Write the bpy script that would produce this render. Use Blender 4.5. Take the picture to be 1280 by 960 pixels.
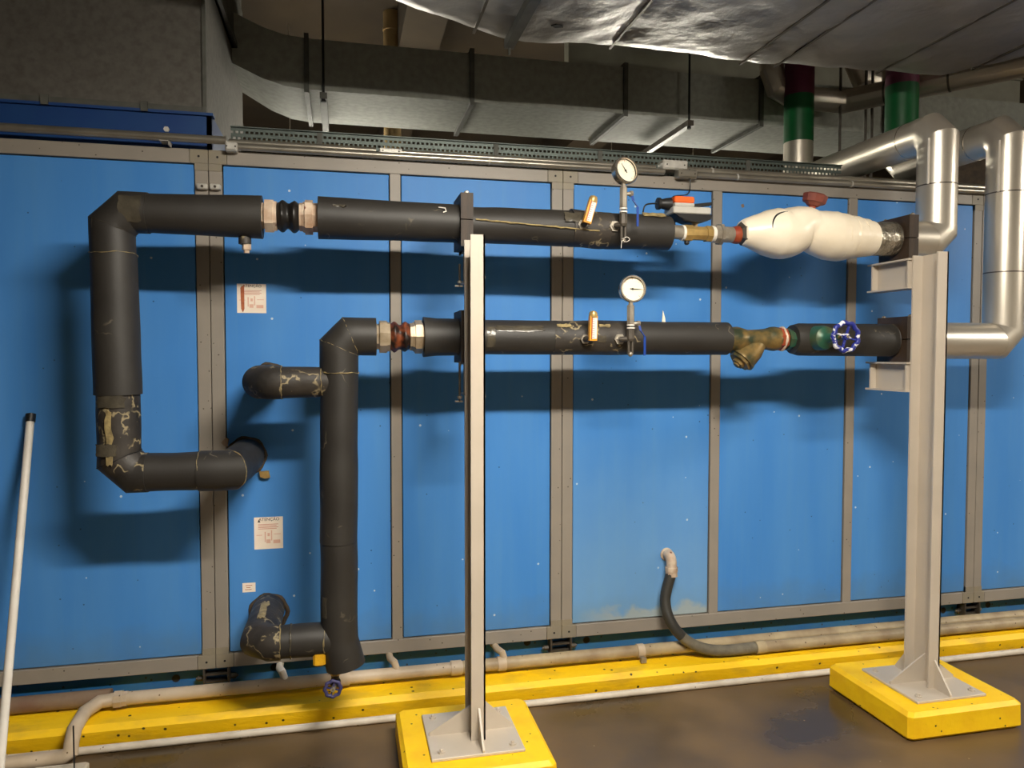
import bpy, math, random
from mathutils import Vector, Matrix, noise

random.seed(7)
scene = bpy.context.scene
for o in list(bpy.data.objects):
    bpy.data.objects.remove(o)
COL = scene.collection

# ------------------------------------------------------------------ camera
F, DIST, EYE = 937.2, 3.5, 1.6
YAW, PITCH, ROLL = math.radians(12.80), math.radians(-2.25), math.radians(0.03)
CAM = Vector((0, -DIST, EYE))
_w = Vector((math.sin(YAW)*math.cos(PITCH), math.cos(YAW)*math.cos(PITCH), math.sin(PITCH)))
_r0 = Vector((math.cos(YAW), -math.sin(YAW), 0))
_u0 = _r0.cross(_w)
_r = math.cos(ROLL)*_r0 + math.sin(ROLL)*_u0
_u = -math.sin(ROLL)*_r0 + math.cos(ROLL)*_u0
cd = bpy.data.cameras.new('camera')
cd.sensor_fit = 'HORIZONTAL'; cd.sensor_width = 36.0; cd.lens = 36.0*F/1280.0
cd.clip_start = 0.05; cd.clip_end = 60
cam = bpy.data.objects.new('camera', cd); COL.objects.link(cam)
M3 = Matrix((_r, _u, -_w)).transposed()
cam.matrix_world = Matrix.Translation(CAM) @ M3.to_4x4()
scene.camera = cam

# ------------------------------------------------------------------ world, exposure
wd = bpy.data.worlds.new('plant_room_world'); scene.world = wd
wd.use_nodes = True
bg = wd.node_tree.nodes['Background']
bg.inputs['Color'].default_value = (0.9, 0.85, 0.75, 1); bg.inputs['Strength'].default_value = 0.008
vs = scene.view_settings
vs.view_transform = 'Standard'; vs.look = 'None'; vs.gamma = 1.0; vs.use_curve_mapping = False
vs.exposure = 0.0
TUBE_POWER = 320.0        # radiance of the lit diffusers over the aisle
REAR_FILL_POWER = 290.0         # unseen fill tubes added behind the unit to brighten the duct underside
LAMP_COL = (1.0, 0.93, 0.81)

def ray(x, y): return _w + _r*((x-640)/F) - _u*((y-480)/F)
def PY(x, y, Y=0.0):
    d = ray(x, y); return CAM + d*((Y-CAM.y)/d.y)
def PZ(x, y, Z=0.0):
    d = ray(x, y); return CAM + d*((Z-CAM.z)/d.z)
def PX(x, y, X=0.0):
    d = ray(x, y); return CAM + d*((X-CAM.x)/d.x)

# ------------------------------------------------------------------ materials
def lin(c):
    out = []
    for v in c:
        v = v/255.0
        out.append(v/12.92 if v <= 0.04045 else ((v+0.055)/1.055)**2.4)
    return tuple(out) + (1,)

def mat(name, c1, c2=None, rough=0.5, metal=0.0, scale=8.0, stretch=(1, 1, 1), mix=(0.35, 0.7),
        bump=0.0, bscale=40.0, spots=None, spot_scale=30.0, spot_t=0.12, rough2=None, spec=0.5, emit=None, coat=0.0, veins=None):
    m = bpy.data.materials.new(name); m.use_nodes = True
    nt = m.node_tree; N = nt.nodes; L = nt.links
    b = N['Principled BSDF']
    b.inputs['Roughness'].default_value = rough; b.inputs['Metallic'].default_value = metal
    b.inputs['Specular IOR Level'].default_value = spec
    if coat: b.inputs['Coat Weight'].default_value = coat
    tc = N.new('ShaderNodeTexCoord'); mp = N.new('ShaderNodeMapping')
    mp.inputs['Scale'].default_value = stretch
    L.new(tc.outputs['Object'], mp.inputs['Vector'])
    c2 = c2 or tuple(v*0.86 for v in c1)
    n = N.new('ShaderNodeTexNoise'); n.inputs['Scale'].default_value = scale; n.inputs['Detail'].default_value = 6
    L.new(mp.outputs[0], n.inputs['Vector'])
    rp = N.new('ShaderNodeValToRGB')
    rp.color_ramp.elements[0].position = mix[0]; rp.color_ramp.elements[1].position = mix[1]
    rp.color_ramp.elements[0].color = lin(c1); rp.color_ramp.elements[1].color = lin(c2)
    L.new(n.outputs['Fac'], rp.inputs['Fac'])
    colour = rp.outputs['Color']
    if spots:
        v = N.new('ShaderNodeTexVoronoi'); v.inputs['Scale'].default_value = spot_scale
        L.new(tc.outputs['Object'], v.inputs['Vector'])
        r2 = N.new('ShaderNodeValToRGB')
        r2.color_ramp.elements[0].position = spot_t*0.7; r2.color_ramp.elements[0].color = (1, 1, 1, 1)
        r2.color_ramp.elements[1].position = spot_t; r2.color_ramp.elements[1].color = (0, 0, 0, 1)
        L.new(v.outputs['Distance'], r2.inputs['Fac'])
        mx = N.new('ShaderNodeMixRGB'); mx.inputs['Color2'].default_value = lin(spots)
        L.new(r2.outputs['Color'], mx.inputs['Fac']); L.new(colour, mx.inputs['Color1'])
        colour = mx.outputs['Color']
    if veins:                       # thin broken scuff lines: (colour, scale, width, patchiness)
        vc, vsc, vw, vp_ = veins
        n3 = N.new('ShaderNodeTexNoise'); n3.inputs['Scale'].default_value = vsc; n3.inputs['Detail'].default_value = 3
        L.new(tc.outputs['Object'], n3.inputs['Vector'])
        sb_ = N.new('ShaderNodeMath'); sb_.operation = 'SUBTRACT'; sb_.inputs[1].default_value = 0.5; L.new(n3.outputs['Fac'], sb_.inputs[0])
        ab = N.new('ShaderNodeMath'); ab.operation = 'ABSOLUTE'; L.new(sb_.outputs[0], ab.inputs[0])
        lt = N.new('ShaderNodeMapRange'); lt.inputs['From Min'].default_value = vw; lt.inputs['From Max'].default_value = vw*0.3; L.new(ab.outputs[0], lt.inputs['Value'])
        n4 = N.new('ShaderNodeTexNoise'); n4.inputs['Scale'].default_value = vsc*1.3; n4.inputs['Detail'].default_value = 2
        mp4 = N.new('ShaderNodeMapping'); mp4.inputs['Location'].default_value = (3, 7, 1); L.new(tc.outputs['Object'], mp4.inputs['Vector']); L.new(mp4.outputs[0], n4.inputs['Vector'])
        g4 = N.new('ShaderNodeMapRange'); g4.inputs['From Min'].default_value = vp_; g4.inputs['From Max'].default_value = vp_+0.08; L.new(n4.outputs['Fac'], g4.inputs['Value'])
        mm = N.new('ShaderNodeMath'); mm.operation = 'MULTIPLY'; L.new(lt.outputs[0], mm.inputs[0]); L.new(g4.outputs[0], mm.inputs[1])
        mx = N.new('ShaderNodeMixRGB'); mx.inputs['Color2'].default_value = lin(vc)
        L.new(mm.outputs[0], mx.inputs['Fac']); L.new(colour, mx.inputs['Color1']); colour = mx.outputs['Color']
    L.new(colour, b.inputs['Base Color'])
    if rough2 is not None:
        mr = N.new('ShaderNodeMapRange'); mr.inputs['To Min'].default_value = rough; mr.inputs['To Max'].default_value = rough2
        mr.inputs['From Min'].default_value = mix[0]; mr.inputs['From Max'].default_value = mix[1]
        L.new(n.outputs['Fac'], mr.inputs['Value']); L.new(mr.outputs[0], b.inputs['Roughness'])
    if bump:
        nb = N.new('ShaderNodeTexNoise'); nb.inputs['Scale'].default_value = bscale; nb.inputs['Detail'].default_value = 4
        L.new(mp.outputs[0], nb.inputs['Vector'])
        bp = N.new('ShaderNodeBump'); bp.inputs['Strength'].default_value = bump; bp.inputs['Distance'].default_value = 0.01
        L.new(nb.outputs['Fac'], bp.inputs['Height']); L.new(bp.outputs['Normal'], b.inputs['Normal'])
    if emit:
        b.inputs['Emission Color'].default_value = emit[0] + (1,); b.inputs['Emission Strength'].default_value = emit[1]
    return m

def panel_mat(name, stain=0.0):
    """blue enamel with fine vertical run marks, white paint flecks, dark specks and (option) a beige stain at the foot"""
    m = mat(name, (71, 136, 210), (81, 144, 213), rough=0.42, scale=2.2, stretch=(3, 3, 0.5), spots=None, bump=0.03, bscale=3.0, rough2=0.52, spec=0.2)
    nt = m.node_tree; N = nt.nodes; L = nt.links; b = N['Principled BSDF']
    src = b.inputs['Base Color'].links[0].from_socket
    tc = [n for n in N if n.type == 'TEX_COORD'][0]
    def layer(src, fac, col, k=1.0):
        mx = N.new('ShaderNodeMixRGB'); mx.inputs['Color2'].default_value = lin(col)
        mu = N.new('ShaderNodeMath'); mu.operation = 'MULTIPLY'; mu.inputs[1].default_value = k
        L.new(fac, mu.inputs[0]); L.new(mu.outputs[0], mx.inputs['Fac']); L.new(src, mx.inputs['Color1'])
        return mx.outputs['Color']
    def speck(scale, t, rnd):
        v = N.new('ShaderNodeTexVoronoi'); v.inputs['Scale'].default_value = scale
        L.new(tc.outputs['Object'], v.inputs['Vector'])
        lt = N.new('ShaderNodeMath'); lt.operation = 'LESS_THAN'; lt.inputs[1].default_value = t
        L.new(v.outputs['Distance'], lt.inputs[0])
        sp = N.new('ShaderNodeSeparateColor'); L.new(v.outputs['Color'], sp.inputs[0])
        g = N.new('ShaderNodeMath'); g.operation = 'GREATER_THAN'; g.inputs[1].default_value = rnd
        L.new(sp.outputs[0], g.inputs[0])
        mu = N.new('ShaderNodeMath'); mu.operation = 'MULTIPLY'
        L.new(lt.outputs[0], mu.inputs[0]); L.new(g.outputs[0], mu.inputs[1])
        return mu.outputs[0]
    src = layer(src, speck(14, 0.075, 0.72), (215, 228, 236), 0.8)
    src = layer(src, speck(23, 0.08, 0.85), (24, 44, 70), 0.7)
    # soft vertical run marks
    mp = N.new('ShaderNodeMapping'); mp.inputs['Scale'].default_value = (14, 14, 0.35); L.new(tc.outputs['Object'], mp.inputs['Vector'])
    n = N.new('ShaderNodeTexNoise'); n.inputs['Scale'].default_value = 2.5; n.inputs['Detail'].default_value = 5; L.new(mp.outputs[0], n.inputs['Vector'])
    r = N.new('ShaderNodeMapRange'); r.inputs['From Min'].default_value = 0.52; r.inputs['From Max'].default_value = 0.8; L.new(n.outputs['Fac'], r.inputs['Value'])
    src = layer(src, r.outputs[0], (96, 150, 200), 0.22)
    # grime collected along the foot of the panel
    sx = N.new('ShaderNodeSeparateXYZ'); L.new(tc.outputs['Object'], sx.inputs[0])
    n2 = N.new('ShaderNodeTexNoise'); n2.inputs['Scale'].default_value = 9; n2.inputs['Detail'].default_value = 6; L.new(tc.outputs['Object'], n2.inputs['Vector'])
    ad = N.new('ShaderNodeMath'); ad.operation = 'MULTIPLY_ADD'; ad.inputs[1].default_value = 0.22; L.new(n2.outputs['Fac'], ad.inputs[0]); L.new(sx.outputs['Z'], ad.inputs[2])
    r2 = N.new('ShaderNodeMapRange'); r2.inputs['From Min'].default_value = 0.44; r2.inputs['From Max'].default_value = 0.28; L.new(ad.outputs[0], r2.inputs['Value'])
    src = layer(src, r2.outputs[0], (96, 120, 128), 0.35 if not stain else 0.5)
    if stain:
        r3 = N.new('ShaderNodeMapRange'); r3.inputs['From Min'].default_value = 0.345; r3.inputs['From Max'].default_value = 0.305; L.new(ad.outputs[0], r3.inputs['Value'])
        r4 = N.new('ShaderNodeMapRange'); r4.inputs['From Min'].default_value = 0.12; r4.inputs['From Max'].default_value = 0.34; L.new(sx.outputs['X'], r4.inputs['Value'])
        mu = N.new('ShaderNodeMath'); mu.operation = 'MULTIPLY'; L.new(r3.outputs[0], mu.inputs[0]); L.new(r4.outputs[0], mu.inputs[1])
        src = layer(src, mu.outputs[0], (178, 166, 132), stain)
        # paler blue over the lower half, stronger towards the foot
        r5 = N.new('ShaderNodeMapRange'); r5.inputs['From Min'].default_value = 1.25; r5.inputs['From Max'].default_value = 0.45; L.new(ad.outputs[0], r5.inputs['Value'])
        src = layer(src, r5.outputs[0], (140, 182, 214), 0.45)
    L.new(src, b.inputs['Base Color'])
    return m

M = {}
M['panel'] = panel_mat('blue_enamel')
M['panel_stain'] = panel_mat('blue_enamel_stained', 0.9)
M['blue'] = mat('blue_steel', (26, 92, 158), (38, 100, 150), rough=0.5, scale=7, spots=(30, 50, 72), spot_scale=26, spot_t=0.16)
M['blue_dark'] = mat('dark_blue_steel', (18, 58, 118), (24, 66, 120), rough=0.5)
M['frame'] = mat('grey_frame', (142, 135, 126), (152, 143, 132), rough=0.48, scale=5, stretch=(1, 1, 1), spots=(70, 60, 50), spot_scale=24, spot_t=0.09, metal=0.0)
M['joint'] = mat('frame_joint', (136, 128, 114), (144, 134, 114), rough=0.5, scale=14)
M['gasket'] = mat('black_gasket', (18, 18, 18), (14, 14, 14), rough=0.8)
M['foam'] = mat('black_foam', (49, 46, 42), (40, 37, 34), rough=0.55, scale=5, bump=0.12, bscale=18, veins=((104, 96, 80), 7.0, 0.010, 0.60))
M['foam_old'] = mat('worn_foam', (58, 52, 46), (40, 37, 34), rough=0.55, scale=9, bump=0.4, bscale=16, spots=(104, 94, 74), spot_scale=30, spot_t=0.07, mix=(0.4, 0.6), veins=((150, 136, 104), 11.0, 0.022, 0.50))
M['glue'] = mat('dried_glue', (176, 156, 106), (110, 98, 72), rough=0.5, scale=40, bump=0.4, bscale=60)
M['tape'] = mat('clear_tape', (84, 78, 66), (58, 54, 46), rough=0.25, scale=20, bump=0.4, bscale=30)
M['post'] = mat('grey_paint', (196, 184, 168), (186, 174, 158), rough=0.45, scale=4)
M['yellow'] = mat('yellow_paint', (255, 206, 14), (244, 188, 14), rough=0.5, scale=9, bump=0.25, bscale=22, spots=(70, 54, 18), spot_scale=19, spot_t=0.10, mix=(0.45, 0.75))
M['kerb'] = mat('worn_yellow_paint', (255, 206, 14), (200, 160, 50), rough=0.55, scale=5, stretch=(1, 2, 3), bump=0.3, bscale=22, spots=(60, 48, 20), spot_scale=17, spot_t=0.13, mix=(0.5, 0.82))
M['floor'] = mat('wet_concrete', (68, 54, 36), (112, 90, 62), rough=0.2, scale=1.7, bump=0.08, bscale=12, rough2=0.6, spots=(150, 136, 112), spot_scale=9, spot_t=0.035, mix=(0.38, 0.66))
M['ceiling'] = mat('dirty_concrete', (66, 54, 37), (48, 39, 28), rough=0.9, scale=1.2)
M['wall'] = mat('plant_wall', (156, 150, 138), (140, 134, 122), rough=0.9, scale=1.5)
M['backwall'] = mat('stained_wall', (106, 92, 68), (84, 72, 52), rough=0.9, scale=1.2)
M['galv'] = mat('galvanised_sheet', (158, 159, 150), (142, 143, 135), rough=0.75, metal=0.1, scale=26, spec=0.2)
M['galv_dark'] = mat('dull_galvanised', (104, 100, 94), (88, 84, 78), rough=0.6, metal=0.3, scale=34)
M['strip'] = mat('galv_angle', (96, 96, 90), (80, 80, 75), rough=0.7, metal=0.1, scale=14, spec=0.2)
M['conduit'] = mat('galv_conduit', (176, 170, 158), (150, 144, 132), rough=0.3, metal=0.75, scale=6)
M['box_metal'] = mat('cast_box', (206, 202, 194), (178, 174, 166), rough=0.45, metal=0.3, scale=22)
M['tray'] = mat('cable_tray', (92, 102, 97), (78, 87, 83), rough=0.5, metal=0.4, scale=12)
M['clad'] = mat('aluminium_cladding', (216, 208, 194), (206, 198, 184), rough=0.32, metal=0.74, scale=4, stretch=(1, 1, 0.5), rough2=0.4)
M['seam'] = mat('cladding_seam', (120, 112, 102), (100, 94, 86), rough=0.4, metal=0.8)
M['foil'] = mat('aluminium_foil', (176, 173, 170), (156, 153, 150), rough=0.36, metal=0.6, scale=3, bump=0.7, bscale=11, rough2=0.5)
M['foil_crumple'] = mat('crumpled_foil', (214, 206, 190), (140, 132, 118), rough=0.25, metal=0.85, scale=30, bump=0.9, bscale=38)
M['brass'] = mat('brass', (206, 172, 108), (168, 138, 84), rough=0.32, metal=0.5, scale=16)
M['bronze'] = mat('old_bronze', (140, 114, 66), (58, 66, 48), rough=0.4, metal=0.35, scale=14, mix=(0.4, 0.62), bump=0.2, bscale=26)
M['verdigris'] = mat('green_valve', (44, 92, 72), (92, 84, 54), rough=0.4, metal=0.2, scale=12, mix=(0.45, 0.7))
M['red_rust'] = mat('red_rust', (140, 52, 30), (160, 80, 44), rough=0.5, scale=24, bump=0.2)
M['red'] = mat('red_paint', (138, 74, 58), (100, 44, 36), rough=0.5, scale=18)
M['steel'] = mat('grey_steel', (172, 164, 150), (132, 122, 108), rough=0.4, metal=0.4, scale=16)
M['steel_dark'] = mat('dark_steel', (84, 77, 68), (62, 56, 49), rough=0.5, metal=0.3, scale=18)
M['union'] = mat('painted_union', (222, 204, 182), (176, 142, 116), rough=0.5, metal=0.15, scale=18, spots=(120, 66, 48), spot_scale=20, spot_t=0.18)
M['union2'] = mat('plated_union', (206, 190, 166), (160, 140, 112), rough=0.38, metal=0.5, scale=18)
M['rubber'] = mat('black_rubber', (24, 22, 20), (34, 30, 26), rough=0.42, scale=16)
M['rust'] = mat('rusty_bellows', (122, 62, 34), (30, 20, 16), rough=0.42, scale=22, mix=(0.42, 0.58), bump=0.3)
M['wood'] = mat('dark_block', (64, 48, 34), (40, 31, 23), rough=0.6, scale=9, stretch=(4, 1, 0.6), bump=0.2)
M['white_tape'] = mat('white_tape', (248, 236, 214), (238, 224, 200), rough=0.3, scale=6, bump=0.28, bscale=14)
M['white'] = mat('white_paint', (236, 230, 220), (222, 214, 202), rough=0.45, scale=9)
M['dirty_white'] = mat('dirty_white', (214, 204, 188), (176, 160, 138), rough=0.55, scale=8, mix=(0.45, 0.8), spots=(110, 84, 56), spot_scale=26, spot_t=0.09)
M['dial'] = mat('dial_face', (244, 236, 214), (238, 228, 204), rough=0.5)
M['bezel'] = mat('steel_bezel', (216, 208, 194), (188, 180, 168), rough=0.22, metal=0.9, scale=9)
M['black'] = mat('black_plastic', (22, 22, 22), (30, 30, 30), rough=0.45)
M['orange'] = mat('orange_plastic', (246, 104, 34), (238, 96, 30), rough=0.42)
M['greyplastic'] = mat('grey_plastic', (190, 188, 180), (176, 174, 166), rough=0.45, scale=14)
M['bluehandle'] = mat('blue_handle', (22, 60, 140), (26, 66, 150), rough=0.35)
M['wheel'] = mat('chipped_blue_wheel', (34, 44, 132), (226, 224, 226), rough=0.4, scale=42, mix=(0.52, 0.56))
M['wheel_dark'] = mat('dark_blue_wheel', (48, 48, 92), (70, 64, 104), rough=0.45, scale=40)
M['amber'] = mat('amber_case', (238, 170, 58), (214, 140, 40), rough=0.3, scale=24)
M['paper'] = mat('sticker_paper', (250, 236, 220), (244, 226, 208), rough=0.6, scale=14)
M['print_red'] = mat('red_print', (214, 150, 126), (204, 130, 108), rough=0.6)
M['print_pale'] = mat('pale_red_print', (232, 190, 168), (224, 172, 150), rough=0.6)
M['print_black'] = mat('black_print', (60, 46, 44), (70, 54, 50), rough=0.6)
M['print_rust'] = mat('rust_print', (186, 104, 62), (160, 80, 44), rough=0.6, scale=60)
M['hose'] = mat('rubber_hose', (58, 56, 50), (48, 46, 42), rough=0.55, scale=8, bump=0.15, bscale=60)
M['hose_dusty'] = mat('dusty_hose', (120, 112, 94), (98, 92, 78), rough=0.65, scale=22, bump=0.3, bscale=60)
M['pvc'] = mat('painted_pipe', (200, 182, 158), (178, 158, 132), rough=0.5, scale=9, bump=0.1, spots=(110, 90, 64), spot_scale=26, spot_t=0.1)
M['oldpipe'] = mat('stained_pipe', (176, 158, 124), (140, 120, 92), rough=0.5, scale=9, bump=0.15, spots=(96, 76, 54), spot_scale=24, spot_t=0.12)
M['rustpipe'] = mat('rust_stained_pipe', (136, 116, 94), (118, 88, 72), rough=0.6, scale=8, bump=0.2)
M['green_band'] = mat('green_band', (0, 84, 40), (0, 78, 36), rough=0.4)
M['purple_band'] = mat('purple_band', (92, 32, 58), (84, 28, 52), rough=0.4)
M['beige_pipe'] = mat('beige_pipe', (200, 170, 120), (186, 156, 108), rough=0.6)
M['beam'] = mat('grey_beam', (158, 156, 142), (146, 144, 130), rough=0.6)
M['soot'] = mat('dark_grime', (62, 52, 42), (84, 70, 54), rough=0.8, scale=30)
M['slab'] = mat('pale_slab', (196, 184, 164), (180, 168, 148), rough=0.7, scale=8, bump=0.2)
M['yellow_tag'] = mat('yellow_foam', (232, 178, 20), (206, 150, 18), rough=0.6, scale=24, bump=0.4)
M['tube'] = mat('lit_tube', (255, 255, 255), rough=0.5, emit=(LAMP_COL, TUBE_POWER))
M['tube_rear_fill'] = mat('lit_tube_rear_fill', (255, 255, 255), rough=0.5, emit=((1.0, 0.95, 0.8), REAR_FILL_POWER))  # emission for the added fill battens hidden behind the unit

# ------------------------------------------------------------------ mesh builder
def basis(t):
    t = t.normalized()
    a = Vector((0, 0, 1)) if abs(t.z) < 0.9 else Vector((0, 1, 0))
    u = t.cross(a).normalized(); v = u.cross(t).normalized()
    return u, v

class MB:
    def __init__(s): s.v = []; s.f = []
    def add(s, verts, faces):
        o = len(s.v); s.v += [Vector(p) for p in verts]; s.f += [tuple(i+o for i in f) for f in faces]; return s
    def box(s, a, b):
        x0, y0, z0 = a; x1, y1, z1 = b
        return s.add([(x0,y0,z0),(x1,y0,z0),(x1,y1,z0),(x0,y1,z0),(x0,y0,z1),(x1,y0,z1),(x1,y1,z1),(x0,y1,z1)],
                     [(0,3,2,1),(4,5,6,7),(0,1,5,4),(1,2,6,5),(2,3,7,6),(3,0,4,7)])
    def bevbox(s, a, b, c=0.005):
        """box with chamfered edges"""
        x0,y0,z0 = a; x1,y1,z1 = b
        P = []
        for (z, i) in ((z0, c), (z0+c, 0), (z1-c, 0), (z1, c)):
            for (x, y) in ((x0+i+c, y0+i), (x1-i-c, y0+i), (x1-i, y0+i+c), (x1-i, y1-i-c), (x1-i-c, y1-i), (x0+i+c, y1-i), (x0+i, y1-i-c), (x0+i, y0+i+c)):
                P.append((x, y, z))
        Fc = [tuple(range(7, -1, -1)), tuple(range(24, 32))]
        for k in range(3):
            for j in range(8):
                Fc.append((k*8+j, k*8+(j+1) % 8, (k+1)*8+(j+1) % 8, (k+1)*8+j))
        return s.add(P, Fc)
    def obox(s, c, ax, ay, az, hx, hy, hz):
        """oriented box: centre, three axes, half sizes"""
        c = Vector(c); P = []
        for k in (-1, 1):
            for (i, j) in ((-1,-1),(1,-1),(1,1),(-1,1)):
                P.append(c + ax*(i*hx) + ay*(j*hy) + az*(k*hz))
        return s.add(P, [(0,3,2,1),(4,5,6,7),(0,1,5,4),(1,2,6,5),(2,3,7,6),(3,0,4,7)])
    def bar(s, p, q, w, h=None):
        p = Vector(p); q = Vector(q); t = (q-p); u, v = basis(t)
        return s.obox((p+q)/2, t.normalized(), u, v, t.length/2, w/2, (h or w)/2)
    def tube(s, pts, r, seg=24, caps=True, wob=0.0, wscale=6.0, step=0.03, seed=0.0):
        """mitred sweep; r is a number or one radius per point; wob makes the skin uneven"""
        pts = [Vector(p) for p in pts]
        rs = list(r) if isinstance(r, (list, tuple)) else [r]*len(pts)
        tang = [(pts[i+1]-pts[i]).normalized() for i in range(len(pts)-1)]
        if wob:
            np_, nr = [pts[0]], [rs[0]]
            for i in range(len(pts)-1):
                k = max(1, int((pts[i+1]-pts[i]).length/step))
                for j in range(1, k+1):
                    np_.append(pts[i].lerp(pts[i+1], j/k)); nr.append(rs[i]+(rs[i+1]-rs[i])*j/k)
            pts, rs = np_, nr
            tang = [(pts[i+1]-pts[i]).normalized() for i in range(len(pts)-1)]
        u, v = basis(tang[0]); ring = []; rings = []
        for k in range(seg):
            a = 2*math.pi*k/seg; ring.append(u*math.cos(a)+v*math.sin(a))
        cur = [pts[0]+d for d in ring]      # unit radius carrier
        for i, p in enumerate(pts):
            if i > 0:
                t0 = tang[i-1]; t1 = tang[i] if i < len(tang) else t0
                n = (t0+t1).normalized()
                cur = [c + t0*((p-c).dot(n)/t0.dot(n)) for c in cur]
            row = []
            for k, c in enumerate(cur):
                d = c-p; rr = rs[i]
                if wob:
                    q = p + d*rs[i]
                    rr *= 1 + wob*noise.noise(q*wscale+Vector((seed, seed*0.7, 0)))
                row.append(p + d*rr)
            rings.append(row)
        P = [q for row in rings for q in row]; Fc = []
        for i in range(len(rings)-1):
            for k in range(seg):
                k2 = (k+1) % seg
                Fc.append((i*seg+k, i*seg+k2, (i+1)*seg+k2, (i+1)*seg+k))
        if caps:
            Fc.append(tuple(range(seg-1, -1, -1))); o = (len(rings)-1)*seg; Fc.append(tuple(range(o, o+seg)))
        return s.add(P, Fc)
    def lathe(s, p, axis, prof, seg=24, ang=0.0, caps=True):
        """profile [(distance along axis, radius)] turned about axis from p"""
        p = Vector(p); t = Vector(axis).normalized(); u, v = basis(t); P = []; Fc = []
        for (d, r) in prof:
            for k in range(seg):
                a = 2*math.pi*k/seg+ang
                P.append(p + t*d + (u*math.cos(a)+v*math.sin(a))*max(r, 1e-4))
        for i in range(len(prof)-1):
            for k in range(seg):
                k2 = (k+1) % seg
                Fc.append((i*seg+k, i*seg+k2, (i+1)*seg+k2, (i+1)*seg+k))
        if caps:
            Fc.append(tuple(range(seg-1, -1, -1))); o = (len(prof)-1)*seg; Fc.append(tuple(range(o, o+seg)))
        return s.add(P, Fc)
    def torus(s, c, axis, R, r, n=28, m=10, lumps=0, amp=0.0):
        c = Vector(c); t = Vector(axis).normalized(); u, v = basis(t); P = []; Fc = []
        for i in range(n):
            a = 2*math.pi*i/n; d = u*math.cos(a)+v*math.sin(a)
            RR = R + (amp*math.cos(lumps*a) if lumps else 0)
            for j in range(m):
                b = 2*math.pi*j/m
                P.append(c + d*(RR+r*math.cos(b)) + t*(r*math.sin(b)))
        for i in range(n):
            for j in range(m):
                i2 = (i+1) % n; j2 = (j+1) % m
                Fc.append((i*m+j, i2*m+j, i2*m+j2, i*m+j2))
        return s.add(P, Fc)
    def prism(s, poly, d):
        """polygon of points pushed along vector d"""
        poly = [Vector(p) for p in poly]; d = Vector(d); n = len(poly)
        P = poly + [p+d for p in poly]
        Fc = [tuple(range(n-1, -1, -1)), tuple(range(n, 2*n))] + [(i, (i+1) % n, n+(i+1) % n, n+i) for i in range(n)]
        return s.add(P, Fc)
    def sphere(s, c, r, n=12, m=8, sc=(1, 1, 1)):
        P = []; Fc = []; c = Vector(c)
        for j in range(m+1):
            b = math.pi*j/m
            for i in range(n):
                a = 2*math.pi*i/n; q = max(math.sin(b), 1e-3)
                P.append(c + Vector((r*q*math.cos(a)*sc[0], r*q*math.sin(a)*sc[1], r*math.cos(b)*sc[2])))
        for j in range(m):
            for i in range(n):
                i2 = (i+1) % n; Fc.append((j*n+i, (j+1)*n+i, (j+1)*n+i2, j*n+i2))
        return s.add(P, Fc)
    def build(s, name, m, root=None, smooth=True, label=None, kind=None, angle=38):
        me = bpy.data.meshes.new(name)
        W = root.matrix_basis.translation if root and root.parent is None else Vector((0, 0, 0))
        if root and root.parent: W = root.parent.matrix_basis.translation + root.location
        me.from_pydata([p-W for p in s.v], [], s.f); me.validate(); me.update()
        import bmesh
        bm = bmesh.new(); bm.from_mesh(me); bmesh.ops.recalc_face_normals(bm, faces=bm.faces); bm.to_mesh(me); bm.free()
        if smooth:
            me.polygons.foreach_set('use_smooth', [True]*len(me.polygons)); me.set_sharp_from_angle(angle=math.radians(angle))
        me.materials.append(M[m] if isinstance(m, str) else m)
        o = bpy.data.objects.new(name, me); COL.objects.link(o)
        if root: o.parent = root
        if label: o['label'] = label
        if kind: o['kind'] = kind
        return o

def thing(name, loc, label, cat, group=None):
    o = bpy.data.objects.new(name, None); COL.objects.link(o)
    o.empty_display_size = 0.1; o.location = Vector(loc); o['label'] = label; o['category'] = cat
    if group: o['group'] = group
    return o
def tag(o, label, cat, group=None):
    o['label'] = label; o['category'] = cat
    if group: o['group'] = group
    return o

def smooth_path(pts, k=6):
    pts = [Vector(p) for p in pts]; out = []
    for i in range(len(pts)-1):
        p0 = pts[max(i-1, 0)]; p1 = pts[i]; p2 = pts[i+1]; p3 = pts[min(i+2, len(pts)-1)]
        for j in range(k):
            t = j/k
            out.append(0.5*((2*p1)+(p2-p0)*t+(2*p0-5*p1+4*p2-p3)*t*t+(3*p1-p0-3*p2+p3)*t**3))
    out.append(pts[-1]); return out
X = Vector((1, 0, 0)); Yv = Vector((0, 1, 0)); Z = Vector((0, 0, 1))

# ================================================================== THE ROOM
MB().box((-7, -7, -0.2), (9, 6.5, 0)).build('floor', 'floor', smooth=False, kind='structure')
MB().box((-7, -7, 4.3), (9, 6.5, 4.5)).build('ceiling', 'ceiling', smooth=False, kind='structure')
MB().box((-7, -5.7, 0), (9, -5.5, 4.3)).build('wall_front', 'wall', smooth=False, kind='structure')
MB().box((-7, 6.5, 0), (9, 6.7, 4.3)).build('wall_back', 'backwall', smooth=False, kind='structure')
MB().box((-7.2, -7, 0), (-7, 6.5, 4.3)).build('wall_left', 'wall', smooth=False, kind='structure')
MB().box((9, -7, 0), (9.2, 6.5, 4.3)).build('wall_right', 'wall', smooth=False, kind='structure')

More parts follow.
